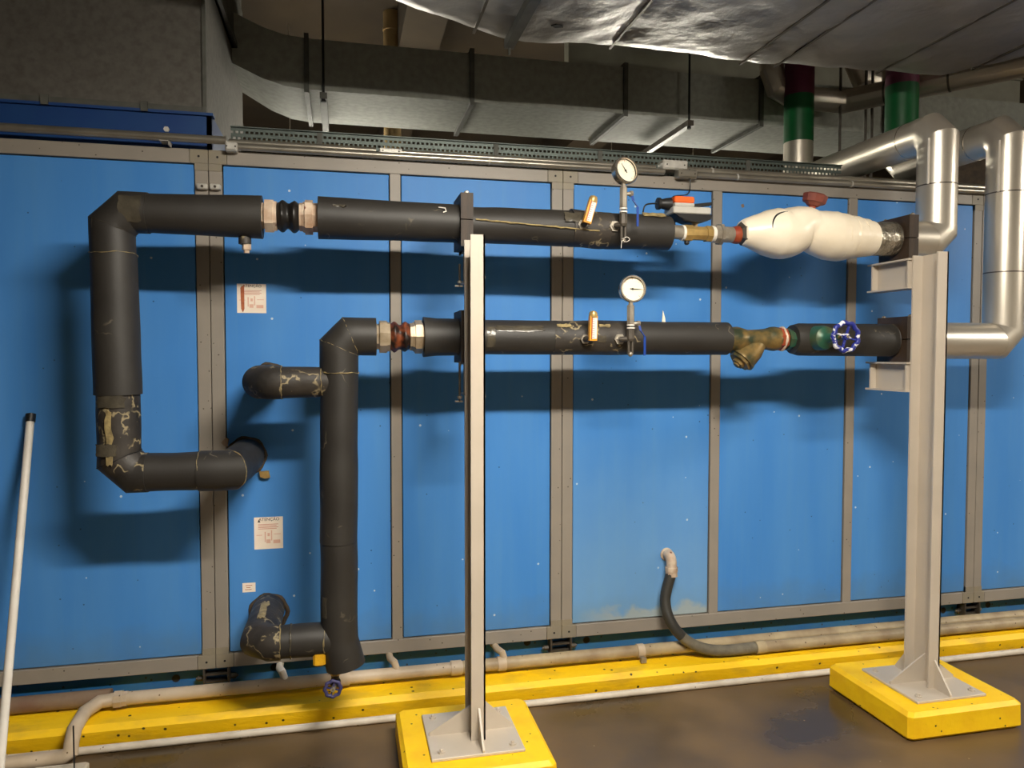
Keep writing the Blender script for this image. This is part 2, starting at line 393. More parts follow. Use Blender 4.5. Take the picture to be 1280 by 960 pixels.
# ------------------------------------------------------------------ fluorescent fittings and added rear fill battens
def batten(x0, x1, y, z, tube, label, drop_to=4.3):
    t = thing('rear_fill_batten', ((x0+x1)/2, y, z), label, 'lamp')
    b = MB().prism([(x0, y-0.05, z+0.035), (x0, y+0.05, z+0.035), (x0, y+0.03, z+0.085), (x0, y-0.03, z+0.085)], (x1-x0, 0, 0))
    b.build('housing', 'white', t, smooth=False)
    for dy in (-0.045, 0.045):
        MB().tube([(x0+0.02, y+dy, z), (x1-0.02, y+dy, z)], 0.014, 12).build('tube', tube, t)
    for xx in (x0+0.01, x1-0.01):
        MB().box((xx-0.012, y-0.065, z-0.02), (xx+0.012, y+0.065, z+0.04)).build('lamp_holder', 'white', t, smooth=False)
    for xx in (x0+0.2, x1-0.2):
        MB().tube([(xx, y, z+0.08), (xx, y, drop_to)], 0.004, 6).build('hanger_rod', 'steel', t)
def luminaire(x0, x1, y, z, label, drop_to=4.3):
    """wrap-round fluorescent fitting: steel spine, lit prismatic diffuser, end caps, two rods"""
    t = thing('fluorescent_luminaire', ((x0+x1)/2, y, z), label, 'lamp')
    MB().prism([(x0, y-0.085, z+0.03), (x0, y+0.085, z+0.03), (x0, y+0.06, z+0.075), (x0, y-0.06, z+0.075)], (x1-x0, 0, 0)).build('housing', 'white', t, smooth=False)
    MB().prism([(x0+0.015, y-0.075, z+0.029), (x0+0.015, y+0.075, z+0.029), (x0+0.015, y+0.068, z), (x0+0.015, y-0.068, z)], (x1-x0-0.03, 0, 0)).build('diffuser', 'tube', t, smooth=False)
    for xx in (x0, x1-0.014):
        MB().box((xx, y-0.085, z-0.004), (xx+0.014, y+0.085, z+0.032)).build('end_cap', 'white', t, smooth=False)
    for xx in (x0+0.2, x1-0.2):
        MB().tube([(xx, y, z+0.07), (xx, y, drop_to)], 0.004, 6).build('hanger_rod', 'steel', t)
luminaire(0.25, 1.45, -2.7, 3.0, 'lit fluorescent fitting hanging over the front aisle facing the gauges')
luminaire(5.6, 6.8, -2.7, 3.0, 'lit fluorescent fitting over the far end of the front aisle')
batten(-0.6, 0.6, 3.0, 2.75, 'tube_rear_fill', 'added twin tube fill batten hidden behind the blue unit, nearer its grey box duct')  # both rear battens are added fill, lighting the galvanised duct from below
batten(2.2, 3.4, 3.0, 2.75, 'tube_rear_fill', 'added twin tube fill batten hidden behind the blue unit, nearer the banded risers')

# ================================================================== AIR HANDLING UNIT
ZT, ZB = 2.4257, 0.265          # panel head and foot
RT, RB = 2.486, 0.203           # outer edge of the top and bottom rails
mt = [(245,203.3),(279,205),(488.5,217),(502,218),(690.5,228.5),(717.5,230.5),(892,238.5),(903.5,239.5),(1062,247.5),(1072.5,248.5),(1219,256.8)]
mb_ = [(251.5,821),(284.5,818),(489,800.5),(502,798.5),(687.5,782.5),(714.5,779.5),(885,767),(896.5,765.5),(1052.5,752),(1063,751.3),(1206,740.5)]
ex = [(PY(*a).x+PY(*b).x)/2 for a, b in zip(mt, mb_)]
ex.append(ex[-1]+0.105)
ahu = thing('air_handling_unit', (1.0, 0.0, 0.1), 'long blue air handling unit with grey framed panels behind the pipes', 'air handler')
AX0, AX1 = -2.4, 6.0
MB().box((AX0, 0.035, RB+0.004), (AX1, 1.95, RT-0.004)).build('casing_body', 'gasket', ahu, smooth=False)
spans = [(-1.98, ex[0]), (ex[1], ex[2]), (ex[3], ex[4]), (ex[5], ex[6]), (ex[7], ex[8]), (ex[9], ex[10]), (ex[11], ex[11]+0.73), (ex[11]+0.785, ex[11]+1.515)]
G = 0.0045
for i, (a, b) in enumerate(spans):
    MB().bevbox((a+G, 0.006, ZB+G), (b-G, 0.036, ZT-G), 0.002).build('panel', 'panel_stain' if i == 3 else 'panel', ahu, smooth=False)
# uprights: wide double ones and slim single ones
wide = [(ex[0], ex[1]), (ex[4], ex[5]), (ex[10], ex[11])]
slim = [(ex[2], ex[3]), (ex[6], ex[7]), (ex[8], ex[9]), (ex[11]+0.73, ex[11]+0.785)]
for (a, b) in wide:
    m = (a+b)/2
    MB().bevbox((a, -0.002, ZB-0.001), (m-0.0015, 0.036, ZT+0.001), 0.002).build('upright', 'frame', ahu, smooth=False)
    MB().bevbox((m+0.0015, -0.002, ZB-0.001), (b, 0.036, ZT+0.001), 0.002).build('upright', 'frame', ahu, smooth=False)
for (a, b) in slim:
    MB().bevbox((a, -0.002, ZB-0.001), (b, 0.036, ZT+0.001), 0.002).build('upright', 'frame', ahu, smooth=False)
MB().bevbox((AX0, -0.002, ZB), (-1.98, 0.036, ZT), 0.002).build('upright', 'frame', ahu, smooth=False)
cuts = [AX0] + [v for (a, b) in wide for v in (a-0.02, b+0.02)] + [AX1]
for k in range(0, len(cuts), 2):
    MB().bevbox((cuts[k]+0.001, -0.004, ZT), (cuts[k+1]-0.001, 0.05, RT), 0.002).build('top_rail', 'frame', ahu, smooth=False)
    MB().bevbox((cuts[k]+0.001, -0.004, RB), (cuts[k+1]-0.001, 0.05, ZB), 0.002).build('bottom_rail', 'frame', ahu, smooth=False)
for (a, b) in wide:
    m = (a+b)/2
    for (x0, x1) in ((a-0.02, m-0.001), (m+0.001, b+0.02)):
        for (z0, z1, s) in ((ZT, RT, 1), (RB, ZB, -1)):
            xa, xb = (a, x1) if x0 < a else (x0, b)
            zz0, zz1 = (ZT-0.03, ZT) if s > 0 else (ZB, ZB+0.03)
            q = MB().bevbox((x0, -0.005, z0), (x1, 0.05, z1), 0.002).box((xa, -0.005, zz0), (xb, 0.03, zz1))
            j = q.build('corner_joint', 'joint', ahu, smooth=False)
            zc = (z0+z1)/2
            MB().lathe(((x0+x1)/2, -0.0055, zc), -Yv, [(0, 0.005), (0.001, 0.005)], 10).build('screw', 'gasket', j)
# base skid under the rail, with fork holes and clamp brackets
sk = MB().box((AX0, 0.055, 0.098), (AX1, 0.075, 0.204)).box((AX0, 0.055, 0.098), (AX1, 0.5, 0.104)).build('base_skid', 'blue', ahu, smooth=False)
for (hx, hy) in ((220, 848), (343, 834), (659, 803), (733, 800), (1179, 763), (1235, 756)):
    p = PY(hx, hy, 0.054)
    MB().lathe((p.x, 0.0545, p.z), -Yv, [(-0.01, 0.019), (0.0, 0.019), (0.0, 0.016), (-0.008, 0.016)], 16, caps=False).build('hole_rim', 'blue_dark', sk)
    MB().lathe((p.x, 0.054, p.z), -Yv, [(0, 0.0165), (0.0004, 0.0165)], 16).build('fork_hole', 'gasket', sk)
for (a, b) in wide:
    q = MB()
    for xx in (a+0.004, b-0.004): q.box((xx-0.004, 0.0, 0.125), (xx+0.004, 0.055, RB))
    q.box((a+0.004, 0.012, 0.165), (b-0.004, 0.05, 0.173)).box((a+0.006, 0.02, 0.128), (b-0.006, 0.055, 0.136))
    cb = q.build('clamp_bracket', 'steel_dark', ahu, smooth=False)
    for (xx, dd) in ((a-0.004, -1), (b+0.004, 1)):
        MB().lathe((xx, 0.03, 0.15), X*dd, [(0, 0.012), (0.022, 0.012), (0.022, 0.006), (0.03, 0.006)], 6).build('bolt', 'steel_dark', cb, smooth=False)
# rusty torn ring and sealant around the pipe openings belong to the casing
def hole_collar(px, py, r, m='soot'):
    p = PY(px, py, 0.0)
    MB().torus((p.x, 0.004, p.z), Yv, r, 0.010, 28, 8, lumps=7, amp=0.003).build('opening_seal', m, ahu)
hole_collar(308, 570, 0.078); hole_collar(337, 474, 0.066); hole_collar(336, 766, 0.080)
# lump of old expanding foam under the upper opening, and a torn flap beside it
p = PY(331, 592, 0.0)
MB().prism([p+Vector((-0.022,0,0.012)), p+Vector((0.018,0,0.014)), p+Vector((0.024,0,-0.016)), p+Vector((0.002,0,-0.02)), p+Vector((-0.018,0,-0.012))], (0,-0.018,0)).build('foam_lump', 'brass', ahu, label='crusty brown foam lump')
p = PY(281, 553, 0.0)
MB().prism([p+Vector((-0.014,-0.003,0.0)), p+Vector((0.004,-0.003,0.022)), p+Vector((0.018,-0.003,0.016)), p+Vector((0.012,-0.003,-0.02)), p+Vector((-0.004,-0.003,-0.014))], (0,-0.004,0)).build('torn_flap', 'rustpipe', ahu)
p = PY(929, 257, 0.0)
MB().prism([(p.x+0.016*(0.6+0.5*noise.noise(Vector((k*1.7, 3, 0))))*math.cos(k*0.57), 0.0058, p.z+0.016*(0.6+0.5*noise.noise(Vector((k*1.7, 3, 0))))*math.sin(k*0.57)) for k in range(11)], (0, -0.0012, 0)).build('rust_blister', 'rustpipe', ahu, smooth=False)
# galvanised saddle clips on the upright above the loop pipe
for (cx, cy) in ((254, 235), (270, 235.5)):
    p = PY(cx, cy, 0.0)
    c = MB().bevbox((p.x-0.022, -0.03, p.z-0.010), (p.x+0.022, -0.002, p.z+0.014), 0.004).build('saddle_clip', 'box_metal', ahu, smooth=False)
    MB().lathe((p.x, -0.03, p.z+0.002), -Yv, [(0, 0.006), (0.005, 0.005)], 10).build('screw', 'steel_dark', c)

# ------------------------------------------------------------------ stickers
def sticker(x0, y0, x1, y1, label, rust=False, small=False):
    a = PY(x0, y0, 0.006); b = PY(x1, y1, 0.006)
    t = thing('warning_sticker' if not small else 'paper_tag', (a.x, 0.0, b.z), label, 'sticker')
    yf = 0.0050
    MB().box((a.x, yf, b.z), (b.x, 0.0058, a.z)).build('paper', 'paper', t, smooth=False)
    w = b.x-a.x; h = a.z-b.z
    def strip(u0, v0, u1, v1, m, name):
        MB().box((a.x+u0*w, yf-0.0006, a.z-v1*h), (a.x+u1*w, yf, a.z-v0*h)).build(name, m, t, smooth=False)
    if small:
        for k, (u0, u1) in enumerate(((0.25, 0.75), (0.3, 0.62), (0.2, 0.7))):
            strip(u0, 0.25+0.22*k, u1, 0.31+0.22*k, 'print_rust', 'print_line')
        return
    cu = bpy.data.curves.new('heading', 'FONT'); cu.body = 'ATEN\u00c7\u00c3O'; cu.size = h*0.13; cu.align_x = 'CENTER'; cu.extrude = 0.0003
    tmp = bpy.data.objects.new('heading', cu); COL.objects.link(tmp)
    dg = bpy.context.evaluated_depsgraph_get(); me = bpy.data.meshes.new_from_object(tmp.evaluated_get(dg)); bpy.data.objects.remove(tmp)
    ho = bpy.data.objects.new('heading', me); COL.objects.link(ho); ho.parent = t
    ho.rotation_euler = (math.pi/2, 0, 0); ho.location = (w*0.52, yf-0.0006, h*0.885)
    me.materials.append(M['print_black'])
    # warning triangle
    tx = a.x+0.17*w; tz = a.z-0.16*h
    MB().prism([(tx-0.05*w, yf, tz), (tx+0.05*w, yf, tz), (tx, yf, tz+0.1*h)], (0, -0.0006, 0)).build('warning_triangle', 'print_black', t, smooth=False)
    for k in range(4):
        strip(0.14, 0.22+0.045*k, 0.84-0.06*(k % 2), 0.237+0.045*k, 'print_red', 'print_line')
    for (u0, v0, u1, v1) in ((0.36, 0.46, 0.40, 0.78), (0.58, 0.42, 0.62, 0.74), (0.08, 0.55, 0.28, 0.57), (0.68, 0.53, 0.92, 0.55), (0.42, 0.70, 0.56, 0.82), (0.66, 0.72, 0.90, 0.83), (0.46, 0.5, 0.54, 0.6)):
        strip(u0, v0, u1, v1, 'print_pale', 'print_figure')
    if rust:
        MB().prism([(a.x+0.12*w, yf-0.0007, a.z-0.14*h), (a.x+0.25*w, yf-0.0007, a.z-0.03*h), (a.x+0.25*w, yf-0.0007, a.z-0.86*h), (a.x+0.2*w, yf-0.0007, a.z-0.98*h), (a.x+0.14*w, yf-0.0007, a.z-0.86*h)], (0, -0.0004, 0)).build('rust_streak', 'print_rust', t, smooth=False)
sticker(296, 354.5, 333, 391.5, 'square warning sticker with a rusty vertical streak down its left', rust=True)
sticker(317.5, 647, 354, 685, 'clean square warning sticker above the lowest pipe opening')
sticker(303, 729, 319.5, 739.5, 'tiny white paper tag beside the lowest pipe opening', small=True)

# ================================================================== KERB, PADS, FLOOR LEVEL
k = MB().prism([(-6.9, -0.205, 0.0), (-6.9, -0.222, 0.07), (-6.9, -0.200, 0.092), (-6.9, -0.03, 0.100), (-6.9, 0.6, 0.100), (-6.9, 0.6, 0.0)], (15.8, 0, 0))
kb = k.build('kerb', 'kerb', smooth=False, kind='structure'); kb['label'] = 'yellow painted concrete kerb along the foot of the blue unit'

def pad(x0, x1, y0, y1, h, label):
    c = 0.016
    o = MB().bevbox((x0, y0, 0.0), (x1, y1, h), c).build('concrete_pad', 'yellow', smooth=False)
    for v in o.data.vertices:
        q = v.co
        v.co += Vector((noise.noise(q*9), noise.noise(q*9+Vector((5, 0, 0))), 0))*0.006
    return tag(o, label, 'concrete pad')
pad(0.205, 0.757, -0.93, -0.395, 0.12, 'yellow concrete pad under the support post beside the flexible connectors')
pad(2.27, 2.84, -0.91, -0.375, 0.12, 'yellow concrete pad under the support post beside the metal clad pipes')

# ------------------------------------------------------------------ support posts
YP = -0.415
RU, RL = 0.0755, 0.0725
ZU = 2.140; ZL = 1.672
def post(webx, label, px, arm_x0, arm_x1):
    t = thing('support_post', (webx-0.03, -0.66, 0.12), label, 'support post')
    yf, yb = -0.742, -0.592; fl = 0.055; z0, z1 = 0.132, 2.045; tf = 0.008
    ch = MB().box((webx-fl, yf, z0), (webx, yf+tf, z1)).box((webx-fl, yb-tf, z0), (webx, yb, z1)).box((webx-0.007, yf, z0), (webx, yb, z1))
    ch.build('channel', 'post', t, smooth=False)
    MB().bevbox((px-0.175, -0.84, 0.12), (px+0.175, -0.49, 0.132), 0.002).build('base_plate', 'post', t, smooth=False)
    ym = -0.665
    for (xa, xb) in ((webx-0.007, px-0.165), (webx, px+0.165)):
        MB().prism([(xa, ym-0.004, z0), (xb, ym-0.004, z0), (xb, ym-0.004, z0+0.012), (xa, ym-0.004, z0+0.125)], (0, 0.008, 0)).build('gusset', 'post', t, smooth=False)
    xm = webx-fl*0.45
    for (ya, ye) in ((yf, yf-0.095), (yb, yb+0.085)):
        MB().prism([(xm-0.004, ya, z0), (xm-0.004, ye, z0), (xm-0.004, ye, z0+0.01), (xm-0.004, ya, z0+0.125)], (0.008, 0, 0)).build('gusset', 'post', t, smooth=False)
    for sx in (-0.135, 0.135):
        for sy in (-0.80, -0.53):
            MB().lathe((px+sx, sy, 0.132), Z, [(0, 0.014), (0.007, 0.014), (0.007, 0.007), (0.014, 0.007), (0.016, 0.005)], 6).build('anchor_bolt', 'post', t, smooth=False)
    for zc in (ZU, ZL):
        zt = zc-0.106; h = 0.135
        a = MB().box((arm_x0, yb, zt-0.008), (arm_x1, yb+0.27, zt)).box((arm_x0, yb, zt-h), (arm_x1, yb+0.27, zt-h+0.008))
        a.box(((arm_x0+arm_x1)/2-0.004, yb, zt-h), ((arm_x0+arm_x1)/2+0.004, yb+0.265, zt))
        am = a.build('bracket_arm', 'post', t, smooth=False)
        for yy in (yb+0.012, yb+0.245):
            MB().box((arm_x0+0.006, yy-0.004, zt-h+0.008), ((arm_x0+arm_x1)/2, yy+0.004, zt-0.008)).build('stiffener', 'post', am, smooth=False)
wl = 0.524; wr = PY(1186, 330, -0.742).x
post(wl, 'pale grey steel channel post standing beside the flexible connectors', 0.482, wl-0.025, wl+0.03)
post(wr, 'pale grey steel channel post standing beside the metal clad pipes', 2.540, wr-0.075, wr+0.005)

# ------------------------------------------------------------------ split clamp blocks round the pipes
def block(xc, zc, r, label, w=0.05):
    t = thing('pipe_clamp_block', (xc, YP, zc-0.106), label, 'clamp block')
    n = 10; x0, x1 = xc-w/2, xc+w/2; H = 0.106; D = 0.100
    for s, nm in ((1, 'upper_half'), (-1, 'lower_half')):
        poly = [(-D, s*0.002), (-D, s*H), (D, s*H), (D, s*0.002)]
        poly += [(r*math.cos(math.pi*k/n), s*max(r*math.sin(math.pi*k/n), 0.002)) for k in range(n+1)]
        MB().prism([(x0, YP+a, zc+b) for a, b in poly], (w, 0, 0)).build(nm, 'wood', t, smooth=False)
    for yy in (-0.088, 0.088):
        MB().tube([(xc, YP+yy, zc-0.12), (xc, YP+yy, zc+0.116)], 0.005, 8).build('clamp_bolt', 'steel_dark', t)
        MB().lathe((xc, YP+yy, zc+0.106), Z, [(0, 0.010), (0.007, 0.010)], 6).build('nut', 'steel', t, smooth=False)
BLX = PY(584, 277, YP-0.1).x; BRX = PY(1142.5, 297, YP-0.1).x
block(BLX, ZU, 0.060, 'dark split clamp block round the upper pipe beside the flexible connectors')
block(BLX, ZL, 0.058, 'dark split clamp block round the lower pipe beside the flexible connectors')
block(BRX, ZU, 0.060, 'dark split clamp block round the upper pipe beside the metal clad pipes')
block(BRX, ZL, 0.060, 'dark split clamp block round the lower pipe beside the metal clad pipes')
# hangers: a drop bolt under the upper and the lower block by the first post
def drop(px, y0, y1, label):
    a = PY(px, y0, -0.56); b = PY(px, y1, -0.56)
    t = thing('threaded_drop_rod', (a.x, -0.56, b.z), label, 'rod')
    MB().tube([(a.x, -0.56, a.z), (a.x, -0.56, b.z)], 0.0045, 8).build('rod', 'steel_dark', t)
    MB().lathe((a.x, -0.56, b.z+0.012), Z, [(0, 0.009), (0.010, 0.009)], 6).build('nut', 'steel', t, smooth=False)
    MB().box((a.x-0.018, -0.563, b.z-0.002), (a.x+0.012, -0.557, b.z+0.004)).build('hook_plate', 'steel', t, smooth=False)
drop(574.5, 330, 358, 'thin threaded rod hanging below the upper clamp block')
drop(574.5, 452, 502, 'thin threaded rod hanging below the lower clamp block')

# ================================================================== UPPER PIPE LINE
def q(x, y, Y=YP): return PY(x, y, Y)
def qf(x, y, d=0.065):
    a = PY(x, y, YP-d); b = PY(x, y, YP); return Vector((a.x, YP, b.z))
def sleeve(root, pts, r, name='insulation_sleeve', m='foam', wob=0.05, seed=0.0, seg=28, ws=7.0):
    return MB().tube(pts, r, seg, wob=wob, seed=seed, wscale=ws, step=0.02).build(name, m, root, angle=50)
def ring_line(root, p, t0, t1, r, th=0.003, m='glue', name='glue_line', seed=1, n=56):
    """thin broken bead lying in the joint plane between two sleeve directions"""
    p = Vector(p); t0 = Vector(t0).normalized(); t1 = Vector(t1).normalized(); nn = (t0+t1).normalized()
    u, v = basis(t0); pts = []; rr = []
    for k in range(n+1):
        a = 2*math.pi*k/n; d = u*math.cos(a)+v*math.sin(a); c = p+d*(r*1.003)
        c = c+t0*((p-c).dot(nn)/t0.dot(nn)) + t0*0.006*noise.noise(Vector((math.cos(a)*2.2, math.sin(a)*2.2, seed*3.1)))
        pts.append(c); rr.append(max(0.0006, th*(0.55+1.1*noise.noise(Vector((math.cos(a)*5, math.sin(a)*5, seed*1.7))))))
    return MB().tube(pts, rr, 6, caps=False).build(name, m, root)
def band(root, p, axis, r, w=0.008, m='glue', seed=1, arc=None):
    return ring_line(root, p, axis, axis, r, max(0.0022, w*0.38), m, seed=seed)

def patch(root, c, axis, r, a0, a1, l, m='tape', name='tape_patch', seed=0):
    """ragged curved patch stuck on a sleeve: angles in degrees measured from the side facing the aisle"""
    c = Vector(c); t = Vector(axis).normalized()
    f = -Yv if abs(t.y) < 0.9 else Z
    f = (f - t*f.dot(t)).normalized(); g = t.cross(f)
    n, k = 8, 6; P = []
    for i in range(k+1):
        for j in range(n+1):
            a = math.radians(a0+(a1-a0)*j/n); s = -l/2+l*i/k
            if i in (0, k): s += 0.12*l*noise.noise(Vector((j*0.9, i, seed)))
            if j in (0, n): a += 0.15*noise.noise(Vector((i*0.9, j, seed+3)))
            rr = r*1.02 + 0.0015*noise.noise(Vector((i*1.3, j*1.3, seed)))
            P.append(c+t*s+(f*math.cos(a)+g*math.sin(a))*rr)
    P2 = [p-(p-(c+t*((p-c).dot(t)))).normalized()*0.003 for p in P]
    o = len(P); Fc = []
    for i in range(k):
        for j in range(n):
            a = i*(n+1)+j; Fc.append((a, a+1, a+n+2, a+n+1)); Fc.append((o+a, o+a+n+1, o+a+n+2, o+a+1))
    edge = [i*(n+1) for i in range(k+1)] + [k*(n+1)+j for j in range(1, n+1)] + [i*(n+1)+n for i in range(k-1, -1, -1)] + [j for j in range(n-1, 0, -1)]
    for i in range(len(edge)):
        a, b = edge[i], edge[(i+1) % len(edge)]; Fc.append((a, b, o+b, o+a))
    return MB().add(P+P2, Fc).build(name, m, root)

# --- loop: from the opening in the casing up to the flexible connector
xl = q(146, 430).x
loop = thing('insulated_pipe_loop', (xl, YP, 1.1), 'black foam insulated pipe loop rising beside the white pole', 'pipe')
zt_ = q(200, 267).z; zb_ = q(200, 590).z
xt = q(141, 300).x; xb2 = q(149, 560).x
hole = PY(309, 570, 0.02)
cx_ = q(297, 590).x
P1 = Vector((cx_, YP, zb_))
sleeve(loop, [Vector((q(182, 267).x, YP, zt_)), Vector((q(328, 268).x, YP, zt_))], [0.073, 0.083], seed=1, wob=0.03)
sleeve(loop, [Vector((q(186, 267).x, YP, zt_)), Vector((xt+0.055, YP, zt_)), Vector((xt, YP, zt_-0.055)), Vector((xt+0.002, YP, zt_-0.16))], 0.078, 'insulated_elbow', 'foam', seed=2, wob=0.05)
sleeve(loop, [Vector((xt+0.002, YP, zt_-0.155)), Vector((xb2, YP, q(149, 493).z))], [0.081, 0.0835], seed=3, wob=0.03)
sleeve(loop, [Vector((xb2, YP, q(149, 490).z)), Vector((xb2, YP, zb_+0.055)), Vector((xb2+0.055, YP, zb_)), Vector((xb2+0.10, YP, zb_))], 0.0765, 'insulated_elbow', 'foam_old', seed=4, wob=0.05)
sleeve(loop, [Vector((xb2+0.095, YP, zb_)), Vector((q(251, 590).x, YP, zb_))], [0.0735, 0.075], seed=5, wob=0.05)
sleeve(loop, [Vector((q(249, 590).x, YP, zb_)), Vector((cx_-0.03, YP, zb_)), Vector((hole.x-0.012, YP+0.075, zb_)), Vector((hole.x, YP+0.17, zb_)), Vector((hole.x, 0.05, zb_))], 0.0775, 'insulated_elbow', seed=6, wob=0.04)
band(loop, (q(250, 590).x, YP, zb_), X, 0.077, 0.006, 'glue', 2)
ring_line(loop, (cx_-0.03, YP, zb_), X, Vector((hole.x-0.012-cx_+0.03, 0.075, 0)), 0.0775, 0.0022, seed=64)
ring_line(loop, (xt, YP, zt_-0.055), Vector((-1, 0, -1)), -Z, 0.0785, 0.0014, 'tape', seed=65)
ring_line(loop, (xb2, YP, zb_+0.055), -Z, Vector((1, 0, -1)), 0.0775, 0.0018, 'gasket', 'joint_gap', seed=66)
band(loop, (xt+0.002, YP, zt_-0.157), Z, 0.0815, 0.006, 'glue', 5)
patch(loop, (q(168, 267).x, YP, zt_), X, 0.078, -40, 35, 0.075, 'tape', seed=4)
patch(loop, (xb2, YP, q(149, 500).z), Z, 0.079, -45, 30, 0.05, 'tape', seed=7)
patch(loop, (xb2, YP, q(149, 545).z), Z, 0.079, -18, -2, 0.20, 'glue', 'glue_run', seed=8)
patch(loop, (xb2-0.01, YP, q(149, 560).z), Z, 0.080, -40, 15, 0.045, 'tape', seed=9)
# bleed fitting beneath the end of the top sleeve
p = Vector((q(306, 296).x, YP, zt_-0.07))
MB().tube([p, p+Vector((0, 0, -0.035))], 0.024, 10).build('bleed_boss', 'foam_old', loop)
MB().lathe(p+Vector((0.006, 0, -0.035)), -Z, [(0, 0.017), (0.022, 0.017), (0.022, 0.011), (0.034, 0.011)], 6).build('bleed_plug', 'union', loop, smooth=False)

# --- flexible connectors
def connector(x0, x1, z, bm, um, label, scale=1.0):
    t = thing('flexible_connector', ((x0+x1)/2, YP, z-0.06), label, 'flexible connector')
    L_ = x1-x0; c = Vector((x0, YP, z)); R = 0.062*scale
    MB().lathe(c, X, [(-0.02, R*0.85), (L_*0.05, R*0.85), (L_*0.05, R*1.08), (L_*0.20, R*1.08), (L_*0.20, R*0.98), (L_*0.26, R*0.98)], 8, 0.2).build('union_nut', um, t, smooth=False)
    prof = []
    for i in range(25):
        s = i/24; prof.append((L_*(0.25+0.42*s), R*(0.90+0.10*math.cos(2*math.pi*2*s+math.pi)) + (0.0 if 0 < i < 24 else -0.01)))
    MB().tube([c+X*a for a, b in prof], [b for a, b in prof], 28, wob=0.10, wscale=42, step=0.004, seed=z).build('bellows', bm, t)
    MB().lathe(c, X, [(L_*0.66, R*0.90), (L_*0.72, R*0.90), (L_*0.72, R*0.97), (L_*0.76, R*0.97), (L_*0.76, R*1.10), (L_*0.90, R*1.10), (L_*0.90, R*0.92), (L_+0.02, R*0.92)], 8, 0.0).build('union_nut', um, t, smooth=False)
connector(q(328, 268).x, q(398, 270).x, ZU, 'rubber', 'union', 'rubber bellows connector with cream painted unions on the upper pipe')
connector(q(471, 421).x, q(533, 421).x, ZL, 'rust', 'union2', 'rust stained bellows connector with plated unions on the lower pipe')

# --- straight insulated run of the upper line
run = thing('insulated_pipe_run', (0.5, YP, 2.05), 'upper black foam insulated pipe run carrying the orange topped actuator valve', 'pipe')
sleeve(run, [Vector((qf(397, 272).x, YP, ZU)), Vector((qf(575, 279).x, YP, ZU-0.002))], [0.083, 0.0765], seed=11, wob=0.045, ws=5)
sleeve(run, [Vector((qf(574, 281).x, YP, ZU-0.002)), Vector((qf(724, 286).x, YP, ZU-0.004))], [0.073, 0.075], seed=12, wob=0.06, m='foam')
sleeve(run, [Vector((qf(718, 288).x, YP, ZU-0.004)), Vector((qf(768, 290).x, YP, ZU-0.006))], [0.081, 0.078], 'worn_sleeve', 'foam_old', seed=13, wob=0.08, ws=11)
sleeve(run, [Vector((qf(764, 290).x, YP, ZU-0.008)), Vector((qf(843, 292).x, YP, ZU-0.006))], [0.077, 0.0735], seed=14, wob=0.06)
# cracked glue seam along the front of the sleeve
x0, x1 = qf(594, 281).x, qf(748, 290).x; pts = []
for i in range(26):
    s = i/25; pts.append((x0+(x1-x0)*s, YP-0.0765*math.cos(0.05)-0.002*(s > 0.6)-0.002, ZU+0.006-0.028*s+0.004*noise.noise(Vector((i*0.8, 2, 0)))))
MB().tube(pts, [0.0026+0.0024*abs(noise.noise(Vector((i*0.9, 7, 1)))) for i in range(26)], 6).build('glue_seam', 'glue', run)
patch(run, (qf(718, 282).x, YP, ZU), X, 0.082, -38, -8, 0.09, 'tape', seed=21)
patch(run, (qf(820, 274).x, YP, ZU), X, 0.078, -66, -44, 0.10, 'glue', 'glue_run', seed=22)
# chalk mark on the first sleeve
p = q(552, 262, YP-0.055)
MB().tube([p+Vector((-0.014, -0.014, 0.006)), p+Vector((0.012, -0.016, 0.004)), p+Vector((0.016, -0.020, -0.010)), p+Vector((0.004, -0.021, -0.014))], 0.0022, 6).build('chalk_mark', 'white', run)
patch(run, (q(424, 257).x, YP, ZU), X, 0.083, -30, -24, 0.05, 'tape', 'scuff', seed=30)

